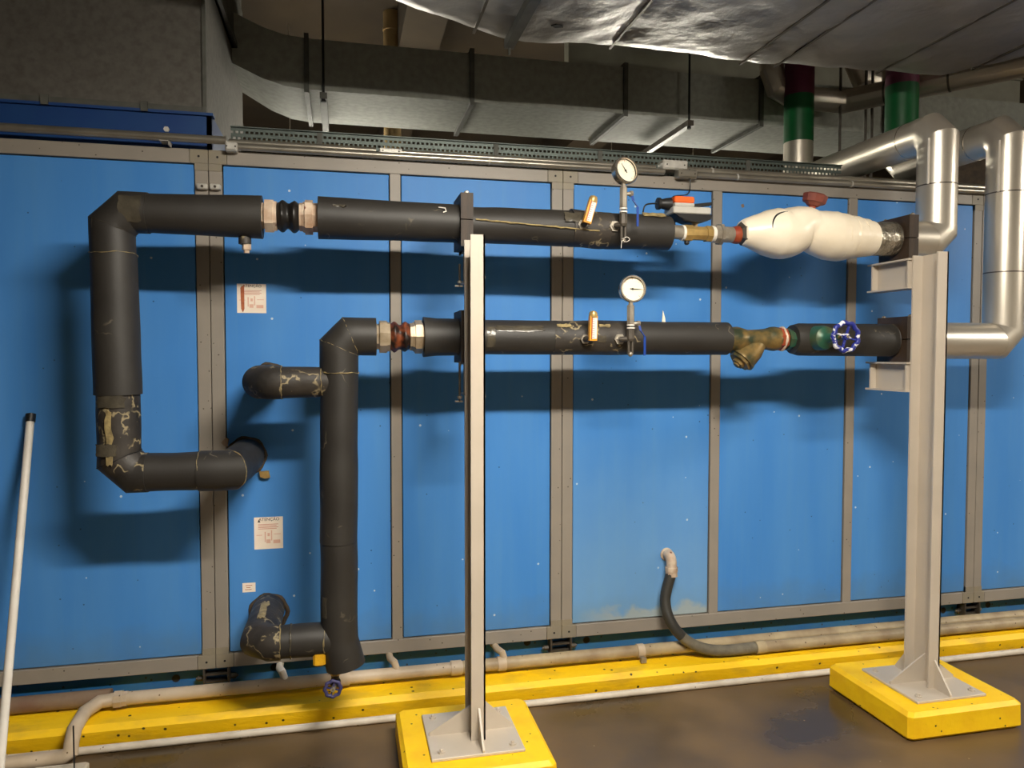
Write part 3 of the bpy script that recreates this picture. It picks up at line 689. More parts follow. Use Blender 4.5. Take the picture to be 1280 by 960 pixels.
# --- pressure gauges with their little isolating valves
def gauge(cx, cy, tx, y_top, y_bot, face, label, needle_deg, handle_up, zc, px_boss, Yg):
    """dial centre px, stem px column, stem ends px"""
    C = PY(cx, cy, Yg); R = 0.0555
    S0 = PY(tx, y_bot, Yg); S1 = Vector((PY(tx, y_top, Yg).x, Yg, C.z-R*1.02))
    t = thing('pressure_gauge', (S0.x, Yg, S0.z), label, 'gauge')
    ax = Vector(face).normalized()
    case = MB().lathe(C-ax*0.018, ax, [(-0.012, 0.030), (-0.012, R*0.96), (0.012, R*0.96), (0.012, R*1.04), (0.022, R*1.05), (0.027, R*0.99), (0.027, R*0.90), (0.021, R*0.885)], 40, caps=False)
    case.lathe(C-ax*0.03, ax, [(0, R*0.3), (0.001, R*0.95)], 40)
    case.build('bezel', 'bezel', t)
    di = MB().lathe(C-ax*0.018, ax, [(0.012, R*0.89), (0.0135, R*0.89)], 40).build('dial', 'dial', t)
    u = (Z-ax*Z.dot(ax)).normalized(); v = u.cross(ax).normalized()
    fp = C-ax*0.0040
    ticks = MB()
    for k in range(31):
        a = math.radians(-135+9*k); d = u*math.cos(a)+v*math.sin(a); big = k % 5 == 0
        ticks.obox(fp+d*R*(0.76 if big else 0.79), d, ax.cross(d).normalized(), ax, R*(0.07 if big else 0.04), 0.0007 if big else 0.0004, 0.0004)
    ticks.build('dial_scale', 'print_rust', di, smooth=False)
    a = math.radians(needle_deg); d = u*math.cos(a)+v*math.sin(a); e = ax.cross(d).normalized()
    MB().prism([fp+ax*0.002-d*R*0.2+e*0.0022, fp+ax*0.002-d*R*0.2-e*0.0022, fp+ax*0.002+d*R*0.66-e*0.0006, fp+ax*0.002+d*R*0.66+e*0.0006], ax*0.001).build('needle', 'black', t, smooth=False)
    MB().lathe(fp+ax*0.001, ax, [(0, 0.0045), (0.003, 0.004)], 10).build('needle_hub', 'black', t)
    # stem: socket, valve body, bleed tail
    H = S1.z-S0.z; b = S0
    MB().lathe(b, Z, [(H*0.55, 0.012), (H*0.60, 0.0165), (H*0.94, 0.0165), (H*0.95, 0.011), (H+0.008, 0.008)], 6).build('gauge_socket', 'steel', t, smooth=False)
    for k in (0.52, 0.575):
        MB().lathe(b+Z*(H*k-0.004), Z, [(0, 0.0165), (0.006, 0.0165)], 14).build('thread_tape', 'white', t)
    MB().lathe(b+Z*(H*0.26), Z, [(0, 0.013), (H*0.05, 0.0175), (H*0.22, 0.0175), (H*0.25, 0.013)], 8).build('valve_body', 'steel_dark', t, smooth=False)
    for dx in (-0.008, 0.008):
        MB().tube([b+Vector((dx, 0, 0.004)), b+Vector((dx, 0, H*0.28))], 0.0065, 10).build('bleed_tail', 'steel_dark', t)
    MB().sphere(b+Z*0.004, 0.011, 10, 6).build('bleed_plug', 'steel', t)
    # branch back to the pipe
    bp = PY(px_boss[0], px_boss[1], YP-0.074)
    MB().tube([Vector((bp.x, YP-0.05, bp.z)), Vector((bp.x, YP-0.098, bp.z)), Vector((b.x, Yg, bp.z))], 0.011, 12).build('branch_pipe', 'steel_dark', t)
    MB().lathe((bp.x, YP-0.072, bp.z), -Yv, [(0, 0.024), (0.012, 0.024), (0.012, 0.015), (0.02, 0.015)], 6).build('branch_nut', 'steel', t, smooth=False)
    # lever
    hb = b+Z*(H*handle_up)
    MB().tube([hb, hb+Vector((0.03, -0.006, 0))], 0.008, 10).build('valve_spindle', 'steel', t)
    MB().lathe(hb+Vector((0.026, -0.006, 0)), X, [(0, 0.013), (0.012, 0.013)], 6).build('lever_nut', 'steel', t, smooth=False)
    lp = [hb+Vector((0.034, -0.012, -0.010)), hb+Vector((0.038, -0.016, -0.030)), hb+Vector((0.056, -0.018, -0.055)), hb+Vector((0.056, -0.018, -0.135))]
    lv = MB()
    for i in range(3): lv.bar(lp[i], lp[i+1], 0.0095, 0.0035)
    lv.build('lever', 'bluehandle', t, smooth=False)
    return t, b
Yg = YP-0.115
g1, b1 = gauge(782.5, 213, 779, 232, 302, (0.26, -0.95, 0.16), 'pressure gauge above the upper pipe with its needle pointing up', -32, 0.83, ZU, (768, 283), Yg)
g2, b2 = gauge(791, 361, 788, 378, 444, (-0.05, -0.99, 0.06), 'pressure gauge above the lower pipe with its needle lying level', 92, 0.60, ZL, (774, 424), Yg)
# twist of wire at the foot of the upper gauge
wp = PY(781, 300, Yg-0.012)
MB().tube(smooth_path([wp+Vector((-0.012, 0, 0.004)), wp+Vector((0.008, -0.004, 0.012)), wp+Vector((0.02, -0.004, 0.002)), wp+Vector((0.004, -0.003, -0.008)), wp+Vector((-0.012, 0, -0.004)), wp+Vector((-0.016, 0, -0.035))]), 0.0014, 6).build('wire_tie', 'white', g1)

# --- thermometers in amber cases
def thermometer(x0, y0, x1, y1, px_boss, label):
    a = PY(x0, y0, YP-0.125); b = PY(x1, y1, YP-0.125); d = (b-a).normalized(); s = d.cross(Yv).normalized(); L_ = (b-a).length
    t = thing('pipe_thermometer', a, label, 'thermometer')
    MB().obox((a+b)/2, s, -Yv, d, 0.0165, 0.012, L_/2).build('case', 'amber', t, smooth=False)
    MB().lathe(b-d*0.006, d, [(0, 0.017), (0.012, 0.019), (0.024, 0.014), (0.028, 0.004)], 14).build('cap', 'brass', t)
    MB().obox((a+b)/2-s*0.004+Vector((0, -0.0125, 0)), s, -Yv, d, 0.0095, 0.0006, L_*0.42).build('scale_plate', 'white', t, smooth=False)
    MB().obox((a+b)/2+s*0.008+Vector((0, -0.0130, 0)), s, -Yv, d, 0.0022, 0.0012, L_*0.44).build('glass_column', 'print_rust', t, smooth=False)
    tk = MB()
    for k in range(9):
        tk.obox((a+b)/2+s*0.001+d*(L_*(-0.36+0.09*k))+Vector((0, -0.0134, 0)), s, -Yv, d, 0.004, 0.0003, 0.0008)
    tk.build('scale_ticks', 'print_black', t, smooth=False)
    bp = PY(px_boss[0], px_boss[1], YP-0.075)
    MB().tube([Vector((bp.x, YP-0.05, bp.z)), Vector((bp.x, YP-0.095, bp.z)), Vector((a.x, YP-0.125, a.z+0.012))], 0.013, 10).build('pocket', 'steel_dark', t)
    MB().lathe((bp.x, YP-0.074, bp.z), -Yv, [(0, 0.021), (0.012, 0.021), (0.012, 0.015), (0.016, 0.015)], 6).build('pocket_nut', 'steel', t, smooth=False)
thermometer(733, 279, 741, 251, (728, 281), 'amber cased thermometer leaning over on the upper pipe')
thermometer(740.5, 426, 741.5, 395, (731, 424), 'amber cased thermometer standing upright on the lower pipe')

# --- actuator control valve
zc = q(875, 292).z
cv = thing('control_valve', (q(875, 290).x, YP, zc-0.03), 'brass control valve with an orange topped grey actuator', 'valve')
def xz(px): return qf(px, 291, 0.035).x
MB().tube([(xz(838), YP, zc+0.002), (xz(858), YP, zc+0.002)], 0.031, 18).build('pipe_nipple', 'steel', cv)
MB().tube([(xz(856), YP, zc), (xz(860), YP, zc)], 0.034, 18).build('thread_tape', 'white', cv)
x_ = xz(859); Lv = xz(893)-x_
MB().lathe((x_, YP, zc), X, [(0, 0.037), (Lv*0.28, 0.037), (Lv*0.30, 0.031), (Lv*0.78, 0.031), (Lv*0.80, 0.036), (Lv, 0.036)], 8, 0.39).build('valve_body', 'brass', cv, smooth=False)
MB().tube([(xz(893), YP, zc), (xz(897.5), YP, zc)], 0.036, 18).build('thread_tape', 'white', cv)
MB().lathe((xz(897), YP, zc), X, [(0, 0.040), (0.022, 0.044), (0.022, 0.049), (0.036, 0.049), (0.036, 0.038), (0.06, 0.036)], 8, 0.2).build('union_nut', 'steel', cv, smooth=False)
MB().tube([(xz(908), YP, zc), (xz(923), YP, zc)], 0.035, 18).build('pipe_nipple', 'steel', cv)
MB().lathe((xz(920), YP, zc), X, [(0, 0.036), (0.018, 0.040), (0.030, 0.040), (0.036, 0.034)], 18).build('red_sleeve', 'red_rust', cv)
MB().lathe((xz(863), YP+0.0, zc-0.03), -Z, [(0, 0.012), (0.016, 0.012), (0.022, 0.006)], 10).build('drain_plug', 'black', cv)
ax0 = xz(873)
MB().lathe((ax0, YP, zc+0.028), Z, [(0, 0.013), (0.012, 0.013), (0.014, 0.017), (0.026, 0.020), (0.026, 0.012), (0.07, 0.012)], 14).build('stem', 'union2', cv)
za = q(870, 270).z
pl = MB().prism([(xz(842), YP-0.045, za), (xz(889), YP-0.045, za), (xz(887), YP-0.045, za-0.022), (xz(874), YP-0.045, za-0.036), (xz(862), YP-0.045, za-0.032), (xz(848), YP-0.045, za-0.014)], (0, 0.09, 0)).build('mounting_plate', 'black', cv, smooth=False)
MB().bevbox((xz(840), YP-0.05, za), (xz(887), YP+0.05, za+0.030), 0.004).build('actuator_base', 'greyplastic', cv, smooth=False)
MB().bevbox((xz(842), YP-0.047, za+0.030), (xz(866.5), YP+0.047, za+0.046), 0.003).build('actuator_body', 'greyplastic', cv, smooth=False)
MB().bevbox((xz(842), YP-0.047, za+0.046), (xz(866.5), YP+0.047, za+0.074), 0.004).build('actuator_cover', 'orange', cv, smooth=False)
MB().prism([(xz(866), YP-0.04, za+0.031), (xz(889), YP-0.04, za+0.043), (xz(889), YP-0.04, za+0.056), (xz(878), YP-0.04, za+0.050), (xz(866), YP-0.04, za+0.044)], (0, 0.03, 0)).build('hand_lever', 'black', cv, smooth=False)
MB().lathe((xz(842), YP, za+0.046), -X, [(0, 0.028), (0.02, 0.026), (0.05, 0.019), (0.05, 0.026), (0.062, 0.026), (0.064, 0.010)], 14).build('cable_gland', 'black', cv)
cb = [Vector((xz(826), YP, za+0.046)), Vector((xz(818), YP, za+0.045)), Vector((xz(811), YP, za+0.038)), Vector((xz(808), YP, za+0.015)), Vector((xz(809), YP+0.03, za-0.04))]
MB().tube(smooth_path(cb), 0.0035, 8).build('cable', 'black', cv)
jb = PY(862, 211, -0.05)
MB().tube(smooth_path([jb, Vector((jb.x-0.008, -0.06, jb.z-0.12)), Vector((xz(858), YP+0.12, za+0.10)), Vector((xz(855), YP+0.06, za-0.02)), Vector((xz(852), YP+0.03, zc+0.01))]), 0.003, 8).build('feed_cable', 'black', cv)

# --- taped valve
ZW = [(936, 277, 306), (948, 271, 311), (965, 264, 319), (980, 260.5, 324), (992, 261, 323), (1004, 258, 316), (1014, 258.5, 309), (1022, 262, 311), (1034, 263, 320), (1048, 265, 326), (1060, 268, 326.5), (1072, 271, 324), (1086, 275, 322), (1100, 277, 320.5)]
tv = thing('taped_valve', (q(1010, 290).x, YP, 2.06), 'valve wrapped in white tape with a reddish knob on top', 'valve')
pts = []; rs = []
for (px, ya, yb) in ZW:
    a = qf(px, ya); b = qf(px, yb); pts.append((a+b)/2); rs.append((a.z-b.z)/2)
w = MB().tube(smooth_path(pts, 4), [rs[min(int(i/4), 13)]+((rs[min(int(i/4)+1, 13)]-rs[min(int(i/4), 13)])*(i % 4)/4) for i in range(13*4+1)], 30, wob=0.03, wscale=16, seed=5, step=0.012)
wo = w.build('tape_wrap', 'white_tape', tv, angle=60)
MB().lathe(qf(930, 291.5, 0.05), X, [(0.0, 0.040), (0.014, 0.054), (0.040, 0.058), (0.05, 0.045)], 6, 0.4).build('valve_end', 'steel_dark', tv, smooth=False)
MB().torus(qf(940, 291.5, 0.05)-X*0.004, X, 0.050, 0.006, 24, 8, 5, 0.003).build('gasket_edge', 'rubber', tv)
for k, px in enumerate((1047, 1068, 1084)):
    c = q(px, (268+326)/2-0.5); rr = 0.103 if k == 0 else (0.0965 if k == 1 else 0.0865)
# overlapping turns of the tape
for (px, i) in ((1062, 10), (1076, 11), (1088, 12)):
    c = qf(px, 297); r_ = rs[i]
    MB().tube([c-X*0.018, c+X*0.018], [r_*1.012, r_*0.985], 30, wob=0.015, wscale=14, seed=i).build('tape_turn', 'white_tape', tv)
# split in the tape
def on_wrap(px, py):
    Yc = YP-0.07
    for _ in range(8):
        P = PY(px, py, Yc)
        k = min(range(len(pts)-1), key=lambda n: abs((pts[n].x+pts[n+1].x)/2-P.x))
        f = min(1, max(0, (P.x-pts[k].x)/(pts[k+1].x-pts[k].x)))
        r_ = rs[k]+(rs[k+1]-rs[k])*f; dz = P.z-(pts[k].z+(pts[k+1].z-pts[k].z)*f)
        Yc = YP-math.sqrt(max(r_*r_-dz*dz, 0.0004))*1.005-0.001
    return PY(px, py, Yc)
pp = [on_wrap(a, b) for a, b in ((966, 285), (966.5, 277), (970, 270), (976, 266), (985, 264))]
MB().tube(smooth_path(pp, 4), [0.001+0.0032*math.sin(math.pi*i/16) for i in range(17)], 6).build('tape_split', 'gasket', tv)
sc_ = q(1014, 264)
tilt = Vector((0.22, -0.12, 1)).normalized()
MB().tube([sc_-tilt*0.03, sc_+tilt*0.045], 0.016, 12).build('valve_stem', 'red_rust', tv)
kn = sc_+tilt*0.042
MB().lathe(kn-tilt*0.018, tilt, [(0, 0.026), (0.012, 0.040), (0.016, 0.052), (0.048, 0.056), (0.054, 0.048), (0.048, 0.020)], 9, 0.3).build('knob', 'red', tv, smooth=False)

# --- foil stub between the taped valve and its clamp block
fs = MB().tube([qf(1094, 299), qf(1127, 299.5)], [0.0775, 0.080], 28).build('foil_sleeve', 'foil_crumple')
tag(fs, 'short crumpled foil sleeve between the taped valve and its clamp block', 'pipe sleeve')

# ================================================================== METAL CLAD PIPES
def clad_line(x0, zr, xv, ztop, yend, zbands, label, rise_label, top=4.25):
    RC = 0.088
    t = thing('metal_clad_pipe', (xv, YP, zr), label, 'pipe')
    c = 0.05
    MB().tube([(x0, YP, zr), (xv-c*1.0, YP, zr)], RC, 36).build('cladding_section', 'clad', t)
    MB().tube([(xv-c*1.1, YP, zr), (xv-c, YP, zr), (xv, YP, zr+c), (xv, YP, zr+c+0.02)], RC*1.012, 36).build('cladding_elbow', 'clad', t, angle=20)
    zz = [zr+c, zr+c+(ztop-zr)*0.28, zr+c+(ztop-zr)*0.66, ztop-c]
    if ztop-zr < 0.7: zz = [zr+c, zr+0.26, ztop-c]
    for i in range(len(zz)-1):
        MB().tube([(xv, YP, zz[i]), (xv, YP, zz[i+1]+0.006)], [RC, RC*1.008], 36).build('cladding_section', 'clad', t)
        if i: MB().tube([(xv, YP, zz[i]-0.003), (xv, YP, zz[i]+0.003)], RC*1.014, 36).build('joint_ring', 'seam', t)
    MB().tube([(xv, YP, ztop-c-0.04), (xv, YP, ztop-c), (xv, YP+c, ztop), (xv, YP+c+0.05, ztop)], RC*1.015, 36).build('cladding_elbow', 'clad', t, angle=20)
    MB().box((xv-RC*0.93-0.006, YP-RC*0.46, zz[-2]), (xv-RC*0.93+0.004, YP-RC*0.40, ztop-c)).build('lap_seam', 'white', t, smooth=False)
    MB().tube([(xv, YP+c, ztop), (xv, YP+0.20, ztop)], RC, 36).build('cladding_section', 'clad', t)
    MB().tube([(xv, YP+0.18, ztop), (xv, YP+0.186, ztop)], RC*1.014, 36).build('joint_ring', 'bezel', t)
    MB().tube([(xv, YP+0.19, ztop), (xv, yend-c, ztop), (xv, yend, ztop+c), (xv, yend, zbands[0])], RC*0.995, 36).build('cladding_section', 'clad', t, angle=20)
    MB().tube([(xv, yend, zbands[0]), (xv, yend, zbands[1])], RC*1.01, 36).build('colour_band', 'green_band', t, label='green band')
    MB().tube([(xv, yend, zbands[1]), (xv, yend, zbands[2])], RC*1.01, 36).build('colour_band', 'purple_band', t, label='purple band')
    MB().tube([(xv, yend, zbands[2]), (xv, yend, top)], RC*0.99, 36).build('cladding_section', 'clad', t)
xv1 = q(1171, 230).x; xv2 = q(1256, 300).x
zt1 = q(1168, 163).z; zt2 = q(1256, 166).z
r1 = PX(998, 180, xv1); r2 = PX(1127, 140, xv2)
yb1, yb2 = r1.y, max(r2.y, 0.15)
clad_line(BRX+0.027, ZU+0.006, xv1, zt1, yb1, (PY(998, 179, yb1).z, PY(998, 121, yb1).z, PY(998, 60, yb1).z), 'aluminium clad pipe leaving the upper clamp block, with a green and purple banded riser', '')
clad_line(BRX+0.027, ZL-0.004, xv2, zt2, yb2, (PY(1127, 175, yb2).z, PY(1127, 108, yb2).z, PY(1127, 50, yb2).z), 'aluminium clad pipe leaving the lower clamp block, with a green and purple banded riser', '')

# ================================================================== LOWER PIPE LINE
xd = q(425, 560).x
dp = thing('insulated_pipe_header', (xd, YP, 0.3), 'black foam insulated upright header pipe with two branches into the casing', 'pipe')
zE = ZL
zt0 = q(425, 466).z; z67 = q(422, 677).z; zbt = q(425, 832).z
sleeve(dp, [Vector((q(470, 421).x, YP, zE)), Vector((xd+0.045, YP, zE)), Vector((xd, YP, zE-0.045)), Vector((xd, YP, zt0))], 0.0765, 'insulated_elbow', seed=31, wob=0.03)
sleeve(dp, [Vector((xd, YP, zt0)), Vector((xd-0.008, YP, z67))], [0.0745, 0.0745], seed=32, wob=0.04)
sleeve(dp, [Vector((xd-0.008, YP, z67-0.002)), Vector((xd-0.006, YP, zbt+0.11)), Vector((xd+0.014, YP, zbt))], [0.0735, 0.074, 0.079], seed=33, wob=0.05)
band(dp, (xd, YP, zt0), Z, 0.0765, 0.007, 'glue', 3)
# thin glue lines on the mitred elbow
ring_line(dp, (xd+0.045, YP, zE), -X, Vector((-1, 0, -1)), 0.0765, 0.0018, seed=61)
ring_line(dp, (xd, YP, zE-0.045), Vector((-1, 0, -1)), -Z, 0.0765, 0.0018, seed=62)
def br(zpx, hx, hy, r, seed):
    zz = q(370, zpx).z; h = PY(hx, hy, 0.02); hx_ = h.x
    sleeve(dp, [Vector((xd-0.02, YP, zz)), Vector((hx_+0.06, YP, zz))], r, 'branch_sleeve', 'foam_old' if seed == 41 else 'foam', seed=seed, wob=0.05)
    sleeve(dp, [Vector((hx_+0.085, YP, zz)), Vector((hx_+0.05, YP, zz)), Vector((hx_, YP+0.05, zz)), Vector((hx_, YP+0.16, zz)), Vector((hx_, 0.05, zz))], r*1.08, 'insulated_elbow', 'foam_old', seed=seed+1, wob=0.05)
    band(dp, (hx_+0.085, YP, zz), X, r*1.07, 0.007, 'glue', seed)
    return hx_, zz
br(478, 337, 474, 0.0615, 41)
hx_, zz_ = br(801, 336, 766, 0.0655, 45)
band(dp, (q(364, 801).x+0.0, YP, zz_), X, 0.0675, 0.012, 'tape', 9)
band(dp, (xd-0.068, YP, zz_), X, 0.0665, 0.008, 'glue', 12)
band(dp, (xd-0.070, YP, q(370, 478).z), X, 0.0625, 0.008, 'glue', 13)
patch(dp, (xd-0.008, YP, q(410, 755).z), Z, 0.0745, -62, -42, 0.08, 'tape', seed=40)
patch(dp, (hx_, YP+0.2, zz_), Yv, 0.0715, -12, 12, 0.2, 'glue', 'glue_run', seed=44)
# drain cock beneath the header
dv = thing('drain_cock', (xd, YP, zbt-0.09), 'small drain cock with a dark blue handwheel under the upright header pipe', 'valve')
c0 = Vector((q(419, 838).x, YP, zbt))
MB().tube([c0+Z*0.03, c0-Z*0.055], 0.016, 12).build('valve_body', 'steel_dark', dv)
MB().lathe(c0-Z*0.022, -Z, [(0, 0.020), (0.014, 0.020)], 6).build('nut', 'brass', dv, smooth=False)
wc = PY(416, 861, YP-0.05)
MB().tube([Vector((c0.x, YP, wc.z)), Vector((wc.x, YP-0.062, wc.z))], 0.009, 10).build('spindle', 'steel', dv)
MB().sphere(Vector((c0.x, YP, wc.z+0.005)), 0.022, 12, 8).build('valve_bonnet', 'steel_dark', dv)
def wheel(root, c, axis, R, r, m, spokes=5, lumps=0, amp=0.0):
    hw = MB().torus(c, axis, R, r, 40, 10, lumps, amp)
    u, v = basis(Vector(axis))
    for k in range(spokes):
        a = 2*math.pi*k/spokes+0.3; hw.bar(Vector(c), Vector(c)+(u*math.cos(a)+v*math.sin(a))*R, r*0.9, r*0.6)
    hw.lathe(Vector(c)-Vector(axis).normalized()*r, axis, [(0, R*0.26), (r*2.0, R*0.22)], 12)
    h = hw.build('handwheel', m, root)
    MB().lathe(Vector(c)+Vector(axis).normalized()*r, axis, [(0, R*0.13), (0.006, R*0.12)], 6).build('wheel_nut', 'bezel', h, smooth=False)
wheel(dv, wc, (0.05, -1, 0.1), 0.030, 0.0075, 'wheel_dark', 4, 8, 0.002)
tg = PY(400, 826, YP-0.03)
o = MB().bevbox((tg.x-0.026, YP-0.05, tg.z-0.018), (tg.x+0.022, YP-0.01, tg.z+0.05), 0.008).build('foam_wedge', 'yellow_tag')
tag(o, 'small yellow foam wedge tucked under the lowest branch pipe', 'foam wedge')

# straight lower run
lr = thing('insulated_pipe_run', (1.2, YP, 1.59), 'lower black foam insulated pipe run carrying the upright thermometer', 'pipe')
sleeve(lr, [Vector((qf(531, 421).x, YP, ZL)), Vector((qf(548, 421).x, YP, ZL)), Vector((qf(578, 421).x, YP, ZL))], [0.082, 0.0765, 0.076], seed=51, wob=0.02)
sleeve(lr, [Vector((qf(577, 422).x, YP, ZL)), Vector((qf(700, 422).x, YP, ZL))], [0.0705, 0.0725], seed=52, wob=0.03)
sleeve(lr, [Vector((qf(694, 422).x, YP, ZL)), Vector((qf(800, 422).x, YP, ZL))], [0.0735, 0.0745], 'worn_sleeve', 'foam_old', seed=53, wob=0.05)
sleeve(lr, [Vector((qf(796, 422).x, YP, ZL)), Vector((qf(917, 423).x, YP, ZL))], [0.0725, 0.0735], seed=54, wob=0.02)
patch(lr, (qf(614, 415).x, YP, ZL), X, 0.072, -35, 35, 0.035, 'tape', seed=60)
patch(lr, (qf(650, 408).x, YP, ZL), X, 0.0725, -40, -18, 0.20, 'tape', 'glue_run', seed=61)
patch(lr, (qf(706, 408).x, YP, ZL), X, 0.0745, -48, -36, 0.06, 'glue', 'glue_run', seed=62)
patch(lr, (qf(757, 408).x, YP, ZL), X, 0.0755, -48, -36, 0.05, 'glue', 'glue_run', seed=63)
patch(lr, (qf(752, 424).x, YP, ZL), X, 0.0755, -6, 16, 0.035, 'tape', seed=64)
p = PY(829, 402, YP)
MB().prism([p+Vector((-0.005, 0, -0.012)), p+Vector((0.011, 0, -0.012)), p+Vector((0.009, 0, 0.015)), p+Vector((-0.001, 0, 0.048))], (0, 0.006, 0)).build('tape_tail', 'white_tape', lr, smooth=False)

# Y strainer
zs = q(950, 424).z
ys = thing('y_strainer', (q(945, 430).x, YP, zs-0.14), 'old bronze strainer with an angled basket leg on the lower pipe', 'strainer')
def xs(px): return qf(px, 424, 0.05).x
MB().lathe((xs(913), YP, zs), X, [(0, 0.050), (0.03, 0.054), (0.06, 0.056), (0.09, 0.048), (0.12, 0.038)], 20).build('inlet_end', 'bronze', ys)
MB().tube([(xs(936), YP, zs-0.005), (xs(958), YP, zs-0.002), (xs(975), YP, zs+0.004)], [0.046, 0.047, 0.050], 20).build('body', 'bronze', ys)
d_ = (q(928, 458)-q(960, 424)).normalized()
MB().lathe(qf(954, 429, 0.05), d_, [(-0.01, 0.040), (0.04, 0.056), (0.094, 0.060), (0.099, 0.063), (0.112, 0.063)], 20).build('basket_leg', 'bronze', ys)
MB().lathe(qf(954, 429, 0.05)+d_*0.112, d_, [(0, 0.055), (0.012, 0.052), (0.012, 0.030), (0.026, 0.028), (0.026, 0.018), (0.034, 0.016)], 8, 0.2).build('strainer_cap', 'bronze', ys, smooth=False)
MB().lathe((xs(967), YP, zs+0.002), X, [(-0.02, 0.044), (0.01, 0.054), (0.035, 0.056), (0.05, 0.052)], 20).build('outlet_end', 'bronze', ys)
MB().lathe((xs(976), YP, zs+0.002), X, [(0, 0.050), (0.006, 0.054), (0.045, 0.054), (0.05, 0.050)], 8, 0.2).build('red_union', 'red_rust', ys, smooth=False)
MB().torus((xs(984), YP, zs+0.002), X, 0.051, 0.006, 24, 8, 5, 0.002).build('hemp_thread', 'union', ys)

# gate valve in its insulated jacket
gv = thing('gate_valve', (q(1015, 424).x, YP, zs-0.07), 'green gate valve with a chipped blue and white handwheel on the lower pipe', 'valve')
MB().lathe((xs(990), YP, zs), X, [(0, 0.050), (0.02, 0.050), (0.025, 0.042), (0.06, 0.04)], 8).build('valve_end', 'verdigris', gv, smooth=False)
bx = q(1013, 423)
MB().lathe((bx.x, YP-0.04, bx.z), -Yv, [(0, 0.056), (0.055, 0.056), (0.075, 0.050), (0.085, 0.030), (0.10, 0.020), (0.17, 0.014)], 20).build('bonnet', 'verdigris', gv)
hwc = Vector((bx.x, -0.665, bx.z+0.002))
MB().tube([(bx.x, YP-0.13, bx.z), (bx.x, -0.675, bx.z)], 0.010, 12).build('spindle', 'bronze', gv)
MB().lathe((bx.x, YP-0.17, bx.z), -Yv, [(0, 0.019), (0.03, 0.017), (0.03, 0.010)], 6).build('gland_nut', 'bronze', gv, smooth=False)
wheel(gv, hwc, (0.0, -1, 0.0), 0.060, 0.0105, 'wheel', 4, 9, 0.0035)
vs_ = MB().tube([(xs(998), YP, zs), (xs(1006), YP, zs), (xs(1122), YP, zs-0.002)], [0.066, 0.0745, 0.0765], 32, wob=0.02, wscale=8).build('valve_insulation', 'foam')
tag(vs_, 'black foam sleeve round the pipe behind the chipped blue and white handwheel', 'pipe sleeve')
MB().torus((xs(1121.5), YP, zs-0.002), X, 0.0755, 0.0025, 32, 6).build('sleeve_rim', 'foam_old', vs_)

# ================================================================== DRAIN PIPES ON THE KERB
YD = -0.09
dr = thing('drain_pipe', (1.0, YD, 0.12), 'long pale drain pipe lying on the yellow kerb under the unit', 'pipe')
zD = 0.142
def dx(px, py): return PY(px, py, YD).x
segs = [(dx(138, 880), dx(420, 846), 'pvc', 0.0275), (dx(420, 846), dx(578, 829), 'pvc', 0.0275), (dx(578, 829), dx(800, 812), 'oldpipe', 0.029), (dx(800, 812), 3.0, 'oldpipe', 0.0295), (3.0, 6.0, 'oldpipe', 0.0295)]
for (a, b, m, r) in segs:
    MB().tube([(a, YD, zD), (b, YD, zD)], r, 20).build('pipe_length', m, dr)
for (px, py, w_) in ((430, 846, 0.05), (570, 830, 0.05), (627, 824, 0.04), (800, 812, 0.035)):
    x_ = dx(px, py)
    MB().tube([(x_-w_/2, YD, zD), (x_+w_/2, YD, zD)], 0.0335, 20).build('coupling', 'pvc', dr)
# short risers that enter the skid
for (px, py, px2, py2) in ((352, 852, 352, 838), (492, 838, 497, 826), (627, 824, 633, 812)):
    x_ = dx(px, py)
    MB().tube([(x_+0.02, YD, zD), (x_+0.004, YD+0.004, zD+0.05), (x_-0.012, YD+0.05, zD+0.052), (x_-0.014, 0.06, zD+0.045)], 0.016, 14).build('tapping', 'white' if px == 352 else 'pvc', dr)
for px, py in ((800, 818), (984, 806)):
    x_ = dx(px, py)
    MB().box((x_-0.014, YD-0.05, 0.1), (x_+0.014, YD-0.032, 0.125)).build('pipe_clip', 'steel', dr, smooth=False)
# left end: union, angled drop over the kerb, run along the floor
xA = dx(150, 879)
MB().lathe((xA-0.02, YD, zD), X, [(0, 0.036), (0.03, 0.036), (0.03, 0.032), (0.05, 0.032)], 8).build('union_nut', 'pvc', dr, smooth=False)
pe = [Vector((xA, YD, zD)), Vector((xA-0.075, YD-0.01, zD)), Vector((xA-0.115, -0.16, zD-0.012)), Vector((xA-0.120, -0.265, 0.112)), Vector((xA-0.120, -0.300, 0.075)), Vector((xA-0.120, -0.312, 0.045)), Vector((xA-0.145, -0.318, 0.030)), Vector((xA-0.40, -0.320, 0.029)), Vector((xA-0.45, -0.36, 0.029)), Vector((xA-0.47, -0.62, 0.029))]
MB().tube(pe, 0.0275, 18).build('angled_drop', 'pvc', dr)
MB().tube([Vector((xA-0.345, -0.320, 0.032)), Vector((xA-0.375, -0.320, 0.032))], 0.032, 18).build('coupling', 'pvc', dr)
o = MB().tube([(-6.5, -0.045, 0.136), (dx(118, 876)+0.02, -0.045, 0.136), (dx(135, 874)+0.0, -0.045, 0.136)], 0.0345, 22).build('waste_pipe', 'rustpipe')
tag(o, 'fat rust stained waste pipe on the kerb behind the angled drop', 'pipe')
o = MB().tube([(-1.30, -0.255, 0.017), (8.5, -0.255, 0.017)], 0.0155, 16).build('floor_pipe', 'dirty_white')
for v in o.data.vertices: v.co.y += 0.004*math.sin(v.co.x*1.7)
tag(o, 'thin white pipe lying on the floor along the kerb', 'pipe')
o = MB().tube([(-1.30, -0.262, 0.026), (-1.36, -0.275, 0.026), (-1.44, -0.33, 0.026), (-1.52, -0.46, 0.026)], 0.026, 16).build('pipe_elbow', 'pvc')
tag(o, 'stained elbow at the end of the thin white floor pipe', 'pipe fitting')

